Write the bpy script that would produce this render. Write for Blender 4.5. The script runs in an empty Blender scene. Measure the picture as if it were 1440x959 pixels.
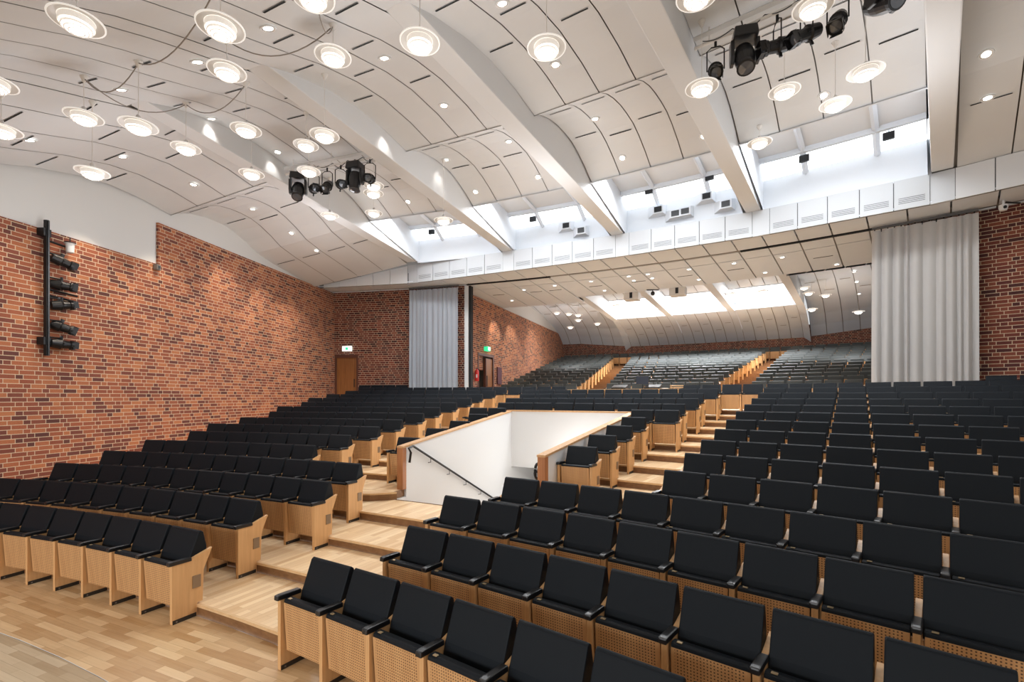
import bpy, bmesh, math, random
from mathutils import Vector, Matrix
random.seed(7)
C = bpy.context.scene.collection
rad = math.radians
# ---------- hall geometry: every row, wall and beam is laid out about one centre ----------
CX, CY = -12.878, -14.448
R1, S, P = 21.78, .8877, .55
RISE = [None,0,.123,.249,.371,.509,.642,.766,.888,1.017,1.15,1.277,1.405,1.537,1.67,1.80,1.93]
def pol(R, a, z=0.): return Vector((CX+R*math.sin(rad(a)), CY+R*math.cos(rad(a)), z))
def topol(x, y): return math.hypot(x-CX, y-CY), math.degrees(math.atan2(x-CX, y-CY))

# ---------- materials ----------
def new_mat(name):
    m = bpy.data.materials.new(name); m.use_nodes = True
    nt = m.node_tree; return m, nt, nt.nodes['Principled BSDF']
def plain(name, col, rough=.6, metal=0., emit=None, es=0., bump=0., bscale=200., spec=.5, var=0., sheen=0.):
    m, nt, b = new_mat(name)
    b.inputs['Base Color'].default_value = (*col, 1); b.inputs['Roughness'].default_value = rough
    b.inputs['Metallic'].default_value = metal; b.inputs['Specular IOR Level'].default_value = spec
    if sheen: b.inputs['Sheen Weight'].default_value = sheen; b.inputs['Sheen Roughness'].default_value = .5
    if emit: b.inputs['Emission Color'].default_value = (*emit, 1); b.inputs['Emission Strength'].default_value = es
    n = nt.nodes.new('ShaderNodeTexNoise'); n.inputs['Scale'].default_value = bscale
    tc = nt.nodes.new('ShaderNodeTexCoord'); nt.links.new(tc.outputs['Object'], n.inputs['Vector'])
    if bump:
        bp = nt.nodes.new('ShaderNodeBump'); bp.inputs['Strength'].default_value = bump; bp.inputs['Distance'].default_value = .002
        nt.links.new(n.outputs['Fac'], bp.inputs['Height']); nt.links.new(bp.outputs['Normal'], b.inputs['Normal'])
    if var:
        mx = nt.nodes.new('ShaderNodeMix'); mx.data_type = 'RGBA'
        mx.inputs['A'].default_value = (*[c*(1-var) for c in col], 1); mx.inputs['B'].default_value = (*[min(1, c*(1+var)) for c in col], 1)
        nt.links.new(n.outputs['Fac'], mx.inputs['Factor']); nt.links.new(mx.outputs['Result'], b.inputs['Base Color'])
    return m
def nodes_math(nt, op, a, b=None, c=None):
    n = nt.nodes.new('ShaderNodeMath'); n.operation = op
    for i, v in enumerate((a, b, c)):
        if v is None: continue
        if isinstance(v, (int, float)): n.inputs[i].default_value = v
        else: nt.links.new(v, n.inputs[i])
    return n.outputs[0]
def ramp(nt, fac, stops):
    r = nt.nodes.new('ShaderNodeValToRGB'); e = r.color_ramp.elements
    while len(e) > 1: e.remove(e[-1])
    e[0].position = stops[0][0]; e[0].color = (*stops[0][1], 1)
    for p, c in stops[1:]: x = e.new(p); x.color = (*c, 1)
    nt.links.new(fac, r.inputs[0]); return r.outputs[0]
def brick_mat(name, stops):
    m, nt, b = new_mat(name); W, H = .655, .0885
    uv = nt.nodes.new('ShaderNodeUVMap'); uv.uv_map = 'UVMap'
    sp = nt.nodes.new('ShaderNodeSeparateXYZ'); nt.links.new(uv.outputs[0], sp.inputs[0])
    u, v = sp.outputs[0], sp.outputs[1]
    row = nodes_math(nt, 'FLOOR', nodes_math(nt, 'DIVIDE', v, H))
    wr = nt.nodes.new('ShaderNodeTexWhiteNoise'); wr.noise_dimensions = '1D'; nt.links.new(row, wr.inputs['W'])
    par = nodes_math(nt, 'MODULO', row, 2.)
    off = nodes_math(nt, 'ADD', nodes_math(nt, 'MULTIPLY', par, .262+.131/2), nodes_math(nt, 'MULTIPLY', nodes_math(nt, 'FLOOR', nodes_math(nt, 'MULTIPLY', wr.outputs['Value'], 3.)), .131))
    uu = nodes_math(nt, 'ADD', u, off)
    cell = nodes_math(nt, 'FLOOR', nodes_math(nt, 'DIVIDE', uu, W))
    t = nodes_math(nt, 'SUBTRACT', uu, nodes_math(nt, 'MULTIPLY', cell, W))
    k1 = nodes_math(nt, 'GREATER_THAN', t, .262); k2 = nodes_math(nt, 'GREATER_THAN', t, .524)
    idx = nodes_math(nt, 'ADD', nodes_math(nt, 'ADD', k1, k2), nodes_math(nt, 'MULTIPLY', cell, 3.))
    d = None
    for e in (0., .262, .524, .655):
        x = nodes_math(nt, 'ABSOLUTE', nodes_math(nt, 'SUBTRACT', t, e)); d = x if d is None else nodes_math(nt, 'MINIMUM', d, x)
    fv = nodes_math(nt, 'SUBTRACT', v, nodes_math(nt, 'MULTIPLY', row, H))
    dv = nodes_math(nt, 'MINIMUM', fv, nodes_math(nt, 'SUBTRACT', H, fv)); d = nodes_math(nt, 'MINIMUM', d, dv)
    tc = nt.nodes.new('ShaderNodeTexNoise'); tc.inputs['Scale'].default_value = 30.; nt.links.new(uv.outputs[0], tc.inputs['Vector'])
    d2 = nodes_math(nt, 'ADD', d, nodes_math(nt, 'MULTIPLY', nodes_math(nt, 'SUBTRACT', tc.outputs['Fac'], .5), .004))
    mort = nodes_math(nt, 'LESS_THAN', d2, .0062)
    cv = nt.nodes.new('ShaderNodeCombineXYZ'); nt.links.new(idx, cv.inputs[0]); nt.links.new(row, cv.inputs[1])
    wn = nt.nodes.new('ShaderNodeTexWhiteNoise'); wn.noise_dimensions = '2D'; nt.links.new(cv.outputs[0], wn.inputs['Vector'])
    big = nt.nodes.new('ShaderNodeTexNoise'); big.inputs['Scale'].default_value = .7; nt.links.new(uv.outputs[0], big.inputs['Vector'])
    f = nodes_math(nt, 'ADD', nodes_math(nt, 'MULTIPLY', wn.outputs['Value'], .85), nodes_math(nt, 'MULTIPLY', big.outputs['Fac'], .22))
    col = ramp(nt, f, stops)
    n2 = nt.nodes.new('ShaderNodeTexNoise'); n2.inputs['Scale'].default_value = 60.; nt.links.new(uv.outputs[0], n2.inputs['Vector'])
    mx = nt.nodes.new('ShaderNodeMix'); mx.data_type = 'RGBA'; mx.blend_type = 'MULTIPLY'; mx.inputs['Factor'].default_value = .5
    nt.links.new(col, mx.inputs['A']); nt.links.new(ramp(nt, n2.outputs['Fac'], [(.25, (.6,.6,.6)), (.6, (1.15,1.12,1.1))]), mx.inputs['B'])
    fin = nt.nodes.new('ShaderNodeMix'); fin.data_type = 'RGBA'; nt.links.new(mort, fin.inputs['Factor'])
    nt.links.new(mx.outputs['Result'], fin.inputs['A']); fin.inputs['B'].default_value = (.60,.47,.33,1)
    nt.links.new(fin.outputs['Result'], b.inputs['Base Color']); b.inputs['Roughness'].default_value = .85
    bp = nt.nodes.new('ShaderNodeBump'); bp.inputs['Strength'].default_value = .6; bp.inputs['Distance'].default_value = .01; bp.invert = True
    nt.links.new(mort, bp.inputs['Height']); nt.links.new(bp.outputs['Normal'], b.inputs['Normal'])
    return m
def plank_mat(name, c0, c1, L, W, rough=.35, joint=.0012):
    m, nt, b = new_mat(name)
    uv = nt.nodes.new('ShaderNodeUVMap'); uv.uv_map = 'UVMap'
    br = nt.nodes.new('ShaderNodeTexBrick'); br.offset = .37; br.offset_frequency = 2
    br.inputs['Scale'].default_value = 1.; br.inputs['Brick Width'].default_value = L; br.inputs['Row Height'].default_value = W
    br.inputs['Mortar Size'].default_value = joint; br.inputs['Bias'].default_value = 0.
    br.inputs['Color1'].default_value = (0,0,0,1); br.inputs['Color2'].default_value = (1,1,1,1); br.inputs['Mortar'].default_value = (.3,.3,.3,1)
    nt.links.new(uv.outputs[0], br.inputs['Vector'])
    mp = nt.nodes.new('ShaderNodeMapping'); mp.inputs['Scale'].default_value = (2., 45., 1.); nt.links.new(uv.outputs[0], mp.inputs[0])
    ns = nt.nodes.new('ShaderNodeTexNoise'); ns.inputs['Scale'].default_value = 1.; ns.inputs['Detail'].default_value = 4.; nt.links.new(mp.outputs[0], ns.inputs['Vector'])
    f = nodes_math(nt, 'ADD', nodes_math(nt, 'MULTIPLY', br.outputs['Color'], .65), nodes_math(nt, 'MULTIPLY', ns.outputs['Fac'], .4))
    col = ramp(nt, f, [(.1, c0), (.9, c1)])
    mx = nt.nodes.new('ShaderNodeMix'); mx.data_type = 'RGBA'; nt.links.new(nodes_math(nt, 'MULTIPLY', br.outputs['Fac'], .45), mx.inputs['Factor'])
    nt.links.new(col, mx.inputs['A']); mx.inputs['B'].default_value = (c0[0]*.4, c0[1]*.35, c0[2]*.3, 1)
    nt.links.new(mx.outputs['Result'], b.inputs['Base Color']); b.inputs['Roughness'].default_value = rough
    return m
def wood_mat(name, c0, c1, axis=2, perf=False, rough=.45):
    m, nt, b = new_mat(name)
    tc = nt.nodes.new('ShaderNodeTexCoord'); mp = nt.nodes.new('ShaderNodeMapping'); s = [28., 28., 28.]; s[axis] = 1.6
    mp.inputs['Scale'].default_value = s; nt.links.new(tc.outputs['Object'], mp.inputs[0])
    ns = nt.nodes.new('ShaderNodeTexNoise'); ns.inputs['Scale'].default_value = 1.; ns.inputs['Detail'].default_value = 5.; nt.links.new(mp.outputs[0], ns.inputs['Vector'])
    col = ramp(nt, ns.outputs['Fac'], [(.3, c0), (.7, c1)])
    if perf:
        sp = nt.nodes.new('ShaderNodeSeparateXYZ'); nt.links.new(tc.outputs['Object'], sp.inputs[0]); G = .0205
        fx = nodes_math(nt, 'SUBTRACT', nodes_math(nt, 'FRACT', nodes_math(nt, 'DIVIDE', nodes_math(nt, 'ADD', sp.outputs[0], 5.), G)), .5)
        fz = nodes_math(nt, 'SUBTRACT', nodes_math(nt, 'FRACT', nodes_math(nt, 'DIVIDE', sp.outputs[2], G)), .5)
        dd = nodes_math(nt, 'SQRT', nodes_math(nt, 'ADD', nodes_math(nt, 'MULTIPLY', fx, fx), nodes_math(nt, 'MULTIPLY', fz, fz)))
        hole = nodes_math(nt, 'LESS_THAN', dd, .24)
        inx = nodes_math(nt, 'LESS_THAN', nodes_math(nt, 'ABSOLUTE', sp.outputs[0]), .212)
        hole = nodes_math(nt, 'MULTIPLY', hole, inx)
        mx = nt.nodes.new('ShaderNodeMix'); mx.data_type = 'RGBA'; nt.links.new(hole, mx.inputs['Factor']); nt.links.new(col, mx.inputs['A'])
        mx.inputs['B'].default_value = (.10,.045,.02,1); col = mx.outputs['Result']
    nt.links.new(col, b.inputs['Base Color']); b.inputs['Roughness'].default_value = rough
    return m
BR = [(.06,(.075,.026,.022)),(.24,(.155,.044,.030)),(.45,(.25,.070,.036)),(.7,(.34,.102,.046)),(.95,(.44,.16,.068))]
M = dict(
 brick=brick_mat('brick', BR),
 brick_shaded=brick_mat('brick_shaded', [(p, (c[0]*.5, c[1]*.38, c[2]*.45)) for p, c in BR]),  # same brick with darker tones, shade put into the colour
 tread=plank_mat('tread_boards', (.66,.41,.20), (.92,.70,.44), 1.4, .075, .38),
 parquet=plank_mat('parquet', (.44,.24,.095), (.78,.56,.32), .40, .085, .33),
 parquet_old=plank_mat('parquet_worn', (.36,.25,.14), (.62,.50,.34), .42, .072, .4),
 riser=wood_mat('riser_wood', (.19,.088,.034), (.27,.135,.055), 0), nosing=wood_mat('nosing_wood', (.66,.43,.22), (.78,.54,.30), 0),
 wood=wood_mat('beech', (.63,.35,.15), (.74,.44,.20)), perf=wood_mat('perforated_beech', (.57,.31,.135), (.66,.38,.17), 2, True),
 post=wood_mat('red_oak', (.36,.14,.055), (.48,.21,.085)), cap=wood_mat('cap_oak', (.55,.31,.14), (.66,.40,.20), 1),
 door=wood_mat('door_wood', (.20,.075,.02), (.30,.12,.035)),
 fabric=plain('black_fabric', (.0048,.0078,.0115), .5, bump=.5, bscale=900, spec=.2),
 rubber=plain('black_armrest', (.008,.008,.009), .33, spec=.6), metal=plain('grey_metal', (.22,.2,.18), .5, .6), dark=plain('dark_steel', (.05,.045,.04), .5, .5),
 brass=plain('brass', (.55,.42,.25), .35, .8), bronze=plain('bronze_plate', (.30,.22,.15), .45, .5),
 ceil=plain('ceiling_panel', (.665,.675,.685), .8, var=.03, bscale=1.5), soffit=plain('soffit_panel', (.72,.76,.81), .8, var=.03, bscale=1.5), seam=plain('seam_grey', (.30,.28,.26), .9), black=plain('slot_black', (.004,.004,.004), .8),
 white=plain('white_paint', (.72,.725,.725), .7), beam=plain('beam_paint', (.69,.70,.71), .7), bright=plain('skylight_white', (.66,.69,.73), .7),
 cream=plain('cream_wall', (.66,.655,.64), .75), band=plain('band_white', (.52,.535,.55), .6), slit=plain('vent_slit', (.16,.165,.17), .8),
 curtain_l=plain('grey_blue_curtain', (.36,.385,.42), .85, sheen=.3), curtain_r=plain('grey_curtain', (.47,.455,.44), .85, sheen=.3),
 curtop=plain('curtain_heading', (.10,.10,.10), .9),
 pane=plain('skylight_pane', (.9,.95,1), .5, emit=(.93,.97,1.), es=1.9),
 lamp=plain('lamp_glow', (1,.98,.94), .4, emit=(1.,.96,.88), es=5.), disc=plain('lamp_disc', (.55,.53,.50), .35, emit=(1.,.94,.87), es=.13),
 discc=plain('lamp_disc_inner', (.6,.58,.56), .35, emit=(1.,.95,.87), es=.55),
 lring=plain('lamp_ring', (.75,.72,.68), .35, emit=(1.,.94,.86), es=.38),
 can=plain('can_reflector', (.8,.8,.8), .25, .6), cord=plain('white_cord', (.75,.73,.70), .5), cable=plain('grey_cable', (.28,.25,.22), .6),
 blk=plain('black_metal', (.012,.012,.013), .4, .3), blk2=plain('black_plastic', (.02,.02,.022), .28), lens=plain('lens_glass', (.12,.13,.15), .06, .3, spec=.9),
 red=plain('red_paint', (.6,.02,.02), .4), green=plain('exit_green', (.02,.35,.14), .4, emit=(.05,.8,.35), es=1.), exitw=plain('exit_white', (.9,.95,.93), .4, emit=(.85,1,.95), es=2.5),
 purple=plain('purple_panel', (.10,.03,.045), .7), grey=plain('corridor_grey', (.20,.18,.16), .8), frame=plain('door_frame', (.10,.035,.02), .5),
 box=plain('beige_box', (.66,.63,.59), .7), deskw=wood_mat('desk_wood', (.58,.35,.16), (.68,.44,.22), 0), screen=plain('screen_navy', (.015,.02,.035), .35),
 rearfab_lit=plain('rear_fabric_lit', (.05,.058,.057), .5, spec=.5, sheen=.05),  # black seat fabric lightened, rear hall brightness put into the colour
)
# ---------- mesh helpers ----------
class MB:
    def __init__(s): s.v=[]; s.f=[]; s.m=[]; s.uv=[]; s.mats=[]
    def mi(s, m):
        if m not in s.mats: s.mats.append(m)
        return s.mats.index(m)
    def face(s, pts, m, uvs=None):
        n=len(s.v); s.v += [tuple(p) for p in pts]; s.f.append(tuple(range(n, n+len(pts)))); s.m.append(s.mi(m))
        s.uv.append(uvs or [(p[0], p[1]) for p in pts])
    def hexa(s, b, t, m, ms=None):   # bottom quad, top quad
        k=len(b); s.face(b[::-1], m); s.face(t, m)
        for i in range(k):
            j=(i+1)%k; s.face([b[i], b[j], t[j], t[i]], m)
    def box(s, lo, hi, m, T=None):
        x0,y0,z0=lo; x1,y1,z1=hi
        b=[Vector(p) for p in ((x0,y0,z0),(x1,y0,z0),(x1,y1,z0),(x0,y1,z0))]; t=[Vector((p.x,p.y,z1)) for p in b]
        if T: b=[T@p for p in b]; t=[T@p for p in t]
        s.hexa(b, t, m)
    def prism(s, prof, x0, x1, m, T=None):   # profile in (y,z) swept along x
        a=[Vector((x0,y,z)) for y,z in prof]; b=[Vector((x1,y,z)) for y,z in prof]
        if T: a=[T@p for p in a]; b=[T@p for p in b]
        s.face(a, m); s.face(b[::-1], m)
        for i in range(len(prof)):
            j=(i+1)%len(prof); s.face([a[j], a[i], b[i], b[j]], m)
    def lathe(s, prof, m, T=None, n=24, close=True):   # (r,z) profile about z
        rings=[]
        for r,z in prof:
            rg=[Vector((r*math.cos(2*math.pi*i/n), r*math.sin(2*math.pi*i/n), z)) for i in range(n)]
            rings.append([T@p for p in rg] if T else rg)
        for q,(A,B) in enumerate(zip(rings, rings[1:])):
            mm = m[q] if isinstance(m, list) else m
            for i in range(n):
                j=(i+1)%n; s.face([A[i],A[j],B[j],B[i]], mm)
        if close:
            m0 = m[0] if isinstance(m, list) else m; m1 = m[-1] if isinstance(m, list) else m
            if prof[0][0]>1e-6: s.face(rings[0][::-1], m0)
            if prof[-1][0]>1e-6: s.face(rings[-1], m1)
    def tube(s, pts, r, m, n=8):
        pts=[Vector(p) for p in pts]; rings=[]
        for i,p in enumerate(pts):
            d=(pts[min(i+1,len(pts)-1)]-pts[max(i-1,0)]).normalized()
            up=Vector((0,0,1)) if abs(d.z)<.9 else Vector((1,0,0)); a=d.cross(up).normalized(); b=a.cross(d)
            rings.append([p+(a*math.cos(2*math.pi*k/n)+b*math.sin(2*math.pi*k/n))*r for k in range(n)])
        for A,B in zip(rings, rings[1:]):
            for i in range(n):
                j=(i+1)%n; s.face([A[i],A[j],B[j],B[i]], m)
        s.face(rings[0][::-1], m); s.face(rings[-1], m)
    def sector(s, r0, r1, a0, a1, z0, z1, m, mside=None, step=1.5, faces='tfb'):
        n=max(1, int(math.ceil((a1-a0)/step))); mside=mside or m
        for i in range(n):
            p=a0+(a1-a0)*i/n; q=a0+(a1-a0)*(i+1)/n
            A,B,Cc,D=pol(r0,p,z1),pol(r0,q,z1),pol(r1,q,z1),pol(r1,p,z1)
            up=[(r0,r0*rad(p)),(r0,r0*rad(q)),(r1,r0*rad(q)),(r1,r0*rad(p))]
            if 't' in faces: s.face([A,B,Cc,D], m, up)
            a,b,c,d=pol(r0,p,z0),pol(r0,q,z0),pol(r1,q,z0),pol(r1,p,z0)
            if 'b' in faces: s.face([d,c,b,a], mside)
            if 'f' in faces: s.face([a,b,B,A], mside, [(r0*rad(p),z0),(r0*rad(q),z0),(r0*rad(q),z1),(r0*rad(p),z1)])
            if 'r' in faces: s.face([c,d,D,Cc], mside, [(r1*rad(q),z0),(r1*rad(p),z0),(r1*rad(p),z1),(r1*rad(q),z1)])
            if 'e' in faces and i==0: s.face([d,a,A,D], mside, [(r1,z0),(r0,z0),(r0,z1),(r1,z1)])
            if 'e' in faces and i==n-1: s.face([b,c,Cc,B], mside, [(r0,z0),(r1,z0),(r1,z1),(r0,z1)])
    def mesh(s, name, bevel=0, smooth=False, merge=True):
        me=bpy.data.meshes.new(name); me.from_pydata(s.v, [], s.f)
        for mt in s.mats: me.materials.append(M[mt])
        me.polygons.foreach_set('material_index', s.m)
        uv=me.uv_layers.new(name='UVMap'); k=0
        flat=[c for u in s.uv for p in u for c in p]; uv.data.foreach_set('uv', flat)
        if merge or bevel:
            bm=bmesh.new(); bm.from_mesh(me); bmesh.ops.remove_doubles(bm, verts=bm.verts, dist=1e-5)
            bmesh.ops.recalc_face_normals(bm, faces=bm.faces)
            if bevel:
                es=[e for e in bm.edges if len(e.link_faces)==2 and e.calc_face_angle(0)>.5]
                bmesh.ops.bevel(bm, geom=es, offset=bevel, segments=2, affect='EDGES', profile=.6)
            bm.to_mesh(me); bm.free()
        if smooth: me.polygons.foreach_set('use_smooth', [True]*len(me.polygons))
        me.update(); return me
    def build(s, name, parent=None, **k): return link(name, s.mesh(name, **k), parent)
def link(name, data, parent=None):
    o=bpy.data.objects.new(name, data); C.objects.link(o)
    if parent: o.parent=parent
    return o
def tag(o, label, cat, group=None):
    o['label']=label; o['category']=cat
    if group: o['group']=group
    return o
def struct(o): o['kind']='structure'; return o
def thing(name, loc, label, cat, group=None, rz=0.):
    o=bpy.data.objects.new(name, None); C.objects.link(o); o.location=loc; o.rotation_euler=(0,0,rz); o.empty_display_size=.1
    return tag(o, label, cat, group)
def copy_tree(o, parent=None):
    c=o.copy(); C.objects.link(c)
    if parent: c.parent=parent
    for ch in list(kids.get(o.name, [])): 
        copy_tree(ch, c)
    return c
kids={}
def remember(root):
    def rec(o):
        kids[o.name]=[x for x in C.objects if x.parent==o]
        for x in kids[o.name]: rec(x)
    rec(root)
ORD=['','first','second','third','fourth','fifth','sixth','seventh','eighth','ninth','tenth','eleventh','twelfth','thirteenth','fourteenth','fifteenth','sixteenth','seventeenth']

# ---------- camera ----------
cam=bpy.data.cameras.new('camera'); co=bpy.data.objects.new('camera', cam); C.objects.link(co)
co.location=(0,0,2.309); co.rotation_euler=(math.pi/2,0,0)
cam.sensor_fit='HORIZONTAL'; cam.sensor_width=36.; cam.lens=673.9/1440*36; cam.shift_y=(558.3-479.5)/1440; cam.clip_start=.05; cam.clip_end=200
bpy.context.scene.camera=co

# ---------- floors ----------
HA0, HA1 = 25.35, 31.35      # stairwell opening, angles
HR0, HR1 = 25.27, 30.05
A0, A1 = 7.4, 56.
def tan_uv(p): 
    t=rad(24); return (p[0]*math.cos(t)-p[1]*math.sin(t), p[0]*math.sin(t)+p[1]*math.cos(t))
mb=MB()
def flat(r0, r1, a0, a1, z, m):
    n=int((a1-a0)/2)+1
    for i in range(n):
        p=a0+(a1-a0)*i/n; q=a0+(a1-a0)*(i+1)/n
        pts=[pol(r0,p,z),pol(r0,q,z),pol(r1,q,z),pol(r1,p,z)]; mb.face(pts, m, [tan_uv(v) for v in pts])
flat(20.70, 21.72, -4, 80, 0, 'parquet'); flat(8, 20.692, -12, 85, 0, 'parquet_old'); flat(20.692, 20.70, -8, 80, -.004, 'seam')
struct(mb.build('floor'))
for i in range(1, 17):          # one stepped platform per row
    r0=21.72+S*(i-1); r1=r0+S if i<16 else 38.6
    if i>15: break
    z1=RISE[i+1]; z0=RISE[i]; r1 = r1 if i<15 else 38.6
    mb=MB(); segs=[(A0, A1)]
    if r0>=HR0-.05 and r0<HR1-.5: segs=[(A0, HA0-.1), (HA1+.1, A1)]
    if i in (9,10): segs=[(A0, HA0-.1), (HA1+.1, A1)]
    if i==10: mb.sector(30.16, r1, HA0-.1, HA1+.1, z0, z1, 'tread', 'riser', faces='tf')
    for a0,a1 in segs:
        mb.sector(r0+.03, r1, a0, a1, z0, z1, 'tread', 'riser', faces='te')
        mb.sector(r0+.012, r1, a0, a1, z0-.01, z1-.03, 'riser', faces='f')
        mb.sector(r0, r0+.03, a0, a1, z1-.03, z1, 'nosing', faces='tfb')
    if i==5:  # rounded corner of the step beside the stairwell
        mb.face([pol(24.9,HA0-1.3,z1-.001), pol(25.0,HA0-.7,z1-.001), pol(25.2,HA0-.15,z1-.001), pol(25.31,HA0+.05,z1-.001), pol(25.31,HA0-2.6,z1-.001), pol(25.12,HA0-2.1,z1-.001)], 'tread')
        prev=None
        for (r,a) in ((25.27,HA0-2.6),(25.12,HA0-2.1),(24.9,HA0-1.3),(25.0,HA0-.7),(25.2,HA0-.15),(25.31,HA0+.05)):
            if prev: mb.face([pol(*prev,z0),pol(r,a,z0),pol(r,a,z1-.03),pol(*prev,z1-.03)],'riser'); mb.face([pol(*prev,z1-.03),pol(r,a,z1-.03),pol(r,a,z1),pol(*prev,z1)],'nosing')
            prev=(r,a)
    o=struct(mb.build('floor')); 
RR=[None]+[39.45+.8877*j for j in range(14)]
RZ=[None]+[2.045+.179*j for j in range(14)]
for j in range(1, 15):
    r0=RR[j]-.85 if j>1 else 38.6; r1=RR[j+1]-.85 if j<14 else 52.2
    mb=MB(); z0=RZ[j-1] if j>1 else 1.93
    mb.sector(r0, r1, 15, A1, z0, RZ[j], 'tread', 'riser', faces='tf', step=2.5)
    struct(mb.build('floor'))
# void edge apron and descending stairs
mb=MB()
for k in range(11):
    r0=25.3+.3*k; z=.509-.165*(k+1)
    mb.sector(r0, r0+.32, HA0, HA1, z-.165, z, 'tread', 'riser', faces='t'); mb.sector(r0, r0+.02, HA0, HA1, z, z+.165, 'riser', faces='rf')
mb.sector(28.6, 34, HA0, HA1, -1.4, -1.31, 'cream', faces='t')
st=mb.build('stair_flight'); struct(st)

# ---------- stairwell walls, caps, posts ----------
def radial_wall(mbx, a, r0, r1, zb, ztf, ztb, th, m):   # wall along a radius, sloping top; thickness towards -a if th<0
    d=Vector((math.cos(rad(a)), -math.sin(rad(a)), 0))*th
    A,B=pol(r0,a),pol(r1,a)
    b=[Vector((p.x,p.y,zb)) for p in (A,B,B+d,A+d)]
    t=[Vector((A.x,A.y,ztf)),Vector((B.x,B.y,ztb)),Vector(((B+d).x,(B+d).y,ztb)),Vector(((A+d).x,(A+d).y,ztf))]
    mbx.hexa(b,t,m)
sw=MB(); radial_wall(sw, HA0, 25.60, 30.05, -2.2, 1.40, 1.93, -.12, 'white'); radial_wall(sw, HA0, 30.05, 34, -2.2, .45, .45, -.12, 'white'); radial_wall(sw, HA0, 25.27, 25.62, -2.2, .50, .50, -.12, 'white')
w=struct(sw.build('wall_stairwell_left'))
sw=MB(); radial_wall(sw, HA1, 25.60, 30.05, -2.2, 1.40, 1.93, .12, 'white'); radial_wall(sw, HA1, 30.05, 34, -2.2, .45, .45, .12, 'white')
struct(sw.build('wall_stairwell_right'))
sw=MB(); sw.sector(30.05, 30.17, HA0-.25, HA1+.25, .48, 1.93, 'white', step=7, faces='tfbre'); sw.sector(30.17, 34, HA0-.1, HA1+.1, .45, .48, 'white', step=7, faces='tfbre'); sw.sector(33.9, 34, HA0, HA1, -1.4, .48, 'cream', step=7, faces='tfr'); 
sw.sector(32.0, 33.9, HA1-1.2, HA1, -1.4, .40, 'brick_shaded', step=7, faces='fe')
struct(sw.build('wall_stairwell_back'))
cp=thing('stairwell_rail', pol(25.56, HA0, .64), 'sloping oak cap rail and posts on the white walls round the stairwell', 'railing')
def wcap(a, r0, r1, z0, z1, th, nm):
    m_=MB(); d=Vector((math.cos(rad(a)), -math.sin(rad(a)), 0))
    A,B=pol(r0,a),pol(r1,a); o0=d*(-.015 if th>0 else .015); o1=d*(th+(.015 if th>0 else -.015))
    off=Vector(cp.location)
    b=[Vector(((q).x,(q).y,z))-off for q,z in ((A+o0,z0),(B+o0,z1),(B+o1,z1),(A+o1,z0))]; t=[p+Vector((0,0,.035)) for p in b]
    m_.hexa(b,t,'cap'); m_.build('cap_rail', cp, bevel=.004)
wcap(HA0, 25.5, 30.17, 1.39, 1.93, -.12, ''); wcap(HA1, 25.5, 30.17, 1.39, 1.93, .12, '')
m_=MB(); m_.sector(30.03, 30.19, HA0-.25, HA1+.25, 1.93, 1.965, 'cap', step=7, faces='tfbre'); o=m_.build('cap_rail', cp); o.location=-Vector(cp.location)
for a,t,zb in ((HA0,-.13,.642),(HA1,.13,.509)):
    m_=MB(); d=Vector((math.cos(rad(a)), -math.sin(rad(a)), 0)); e=Vector((math.sin(rad(a)),math.cos(rad(a)),0)); A=pol(25.5,a)-Vector(cp.location)+Vector((0,0,cp.location.z))
    q=[A, A+e*.11, A+e*.11+d*t, A+d*t]; m_.hexa([Vector((p.x,p.y,zb-cp.location.z)) for p in q],[Vector((p.x,p.y,1.39-cp.location.z)) for p in q],'post'); m_.build('post', cp, bevel=.004)
def rail_pt(r,z,a=HA0+.13): return pol(r,a,z)
hr=thing('handrail', rail_pt(25.7,1.42), 'black tubular handrail sloping down the left white stairwell wall', 'handrail')
off=Vector(hr.location)
m_=MB(); pts=[rail_pt(25.62,1.12),rail_pt(25.66,1.3),rail_pt(25.60,1.38),rail_pt(25.72,1.41)]+[rail_pt(25.75+.33*k, 1.40-.163*k) for k in range(11)]
m_.tube([p-off for p in pts], .022, 'blk'); m_.build('rail', hr, smooth=True)
for k in range(1,9,2):
    r,z=25.95+.33*k, 1.30-.163*k; m_=MB(); m_.tube([rail_pt(r,z)-off, rail_pt(r,z-.09)-off, rail_pt(r,z-.1,HA0)-off], .008, 'blk', 6); m_.build('bracket', hr)
hr=thing('handrail', pol(25.66,HA1-.15,1.2), 'black handrail end loop on the right stairwell wall beside the oak post', 'handrail'); off=Vector(hr.location)
m_=MB(); lp=[pol(25.66+.09*math.sin(t)-.02, HA1-.16, 1.15+.12*math.cos(t)) for t in [k*.35 for k in range(-3,15)]]; lp+= [pol(25.75+.33*k, HA1-.16, 1.12-.163*k) for k in range(1,9)]
m_.tube([p-off for p in lp], .022, 'blk'); m_.build('rail', hr, smooth=True)

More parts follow.
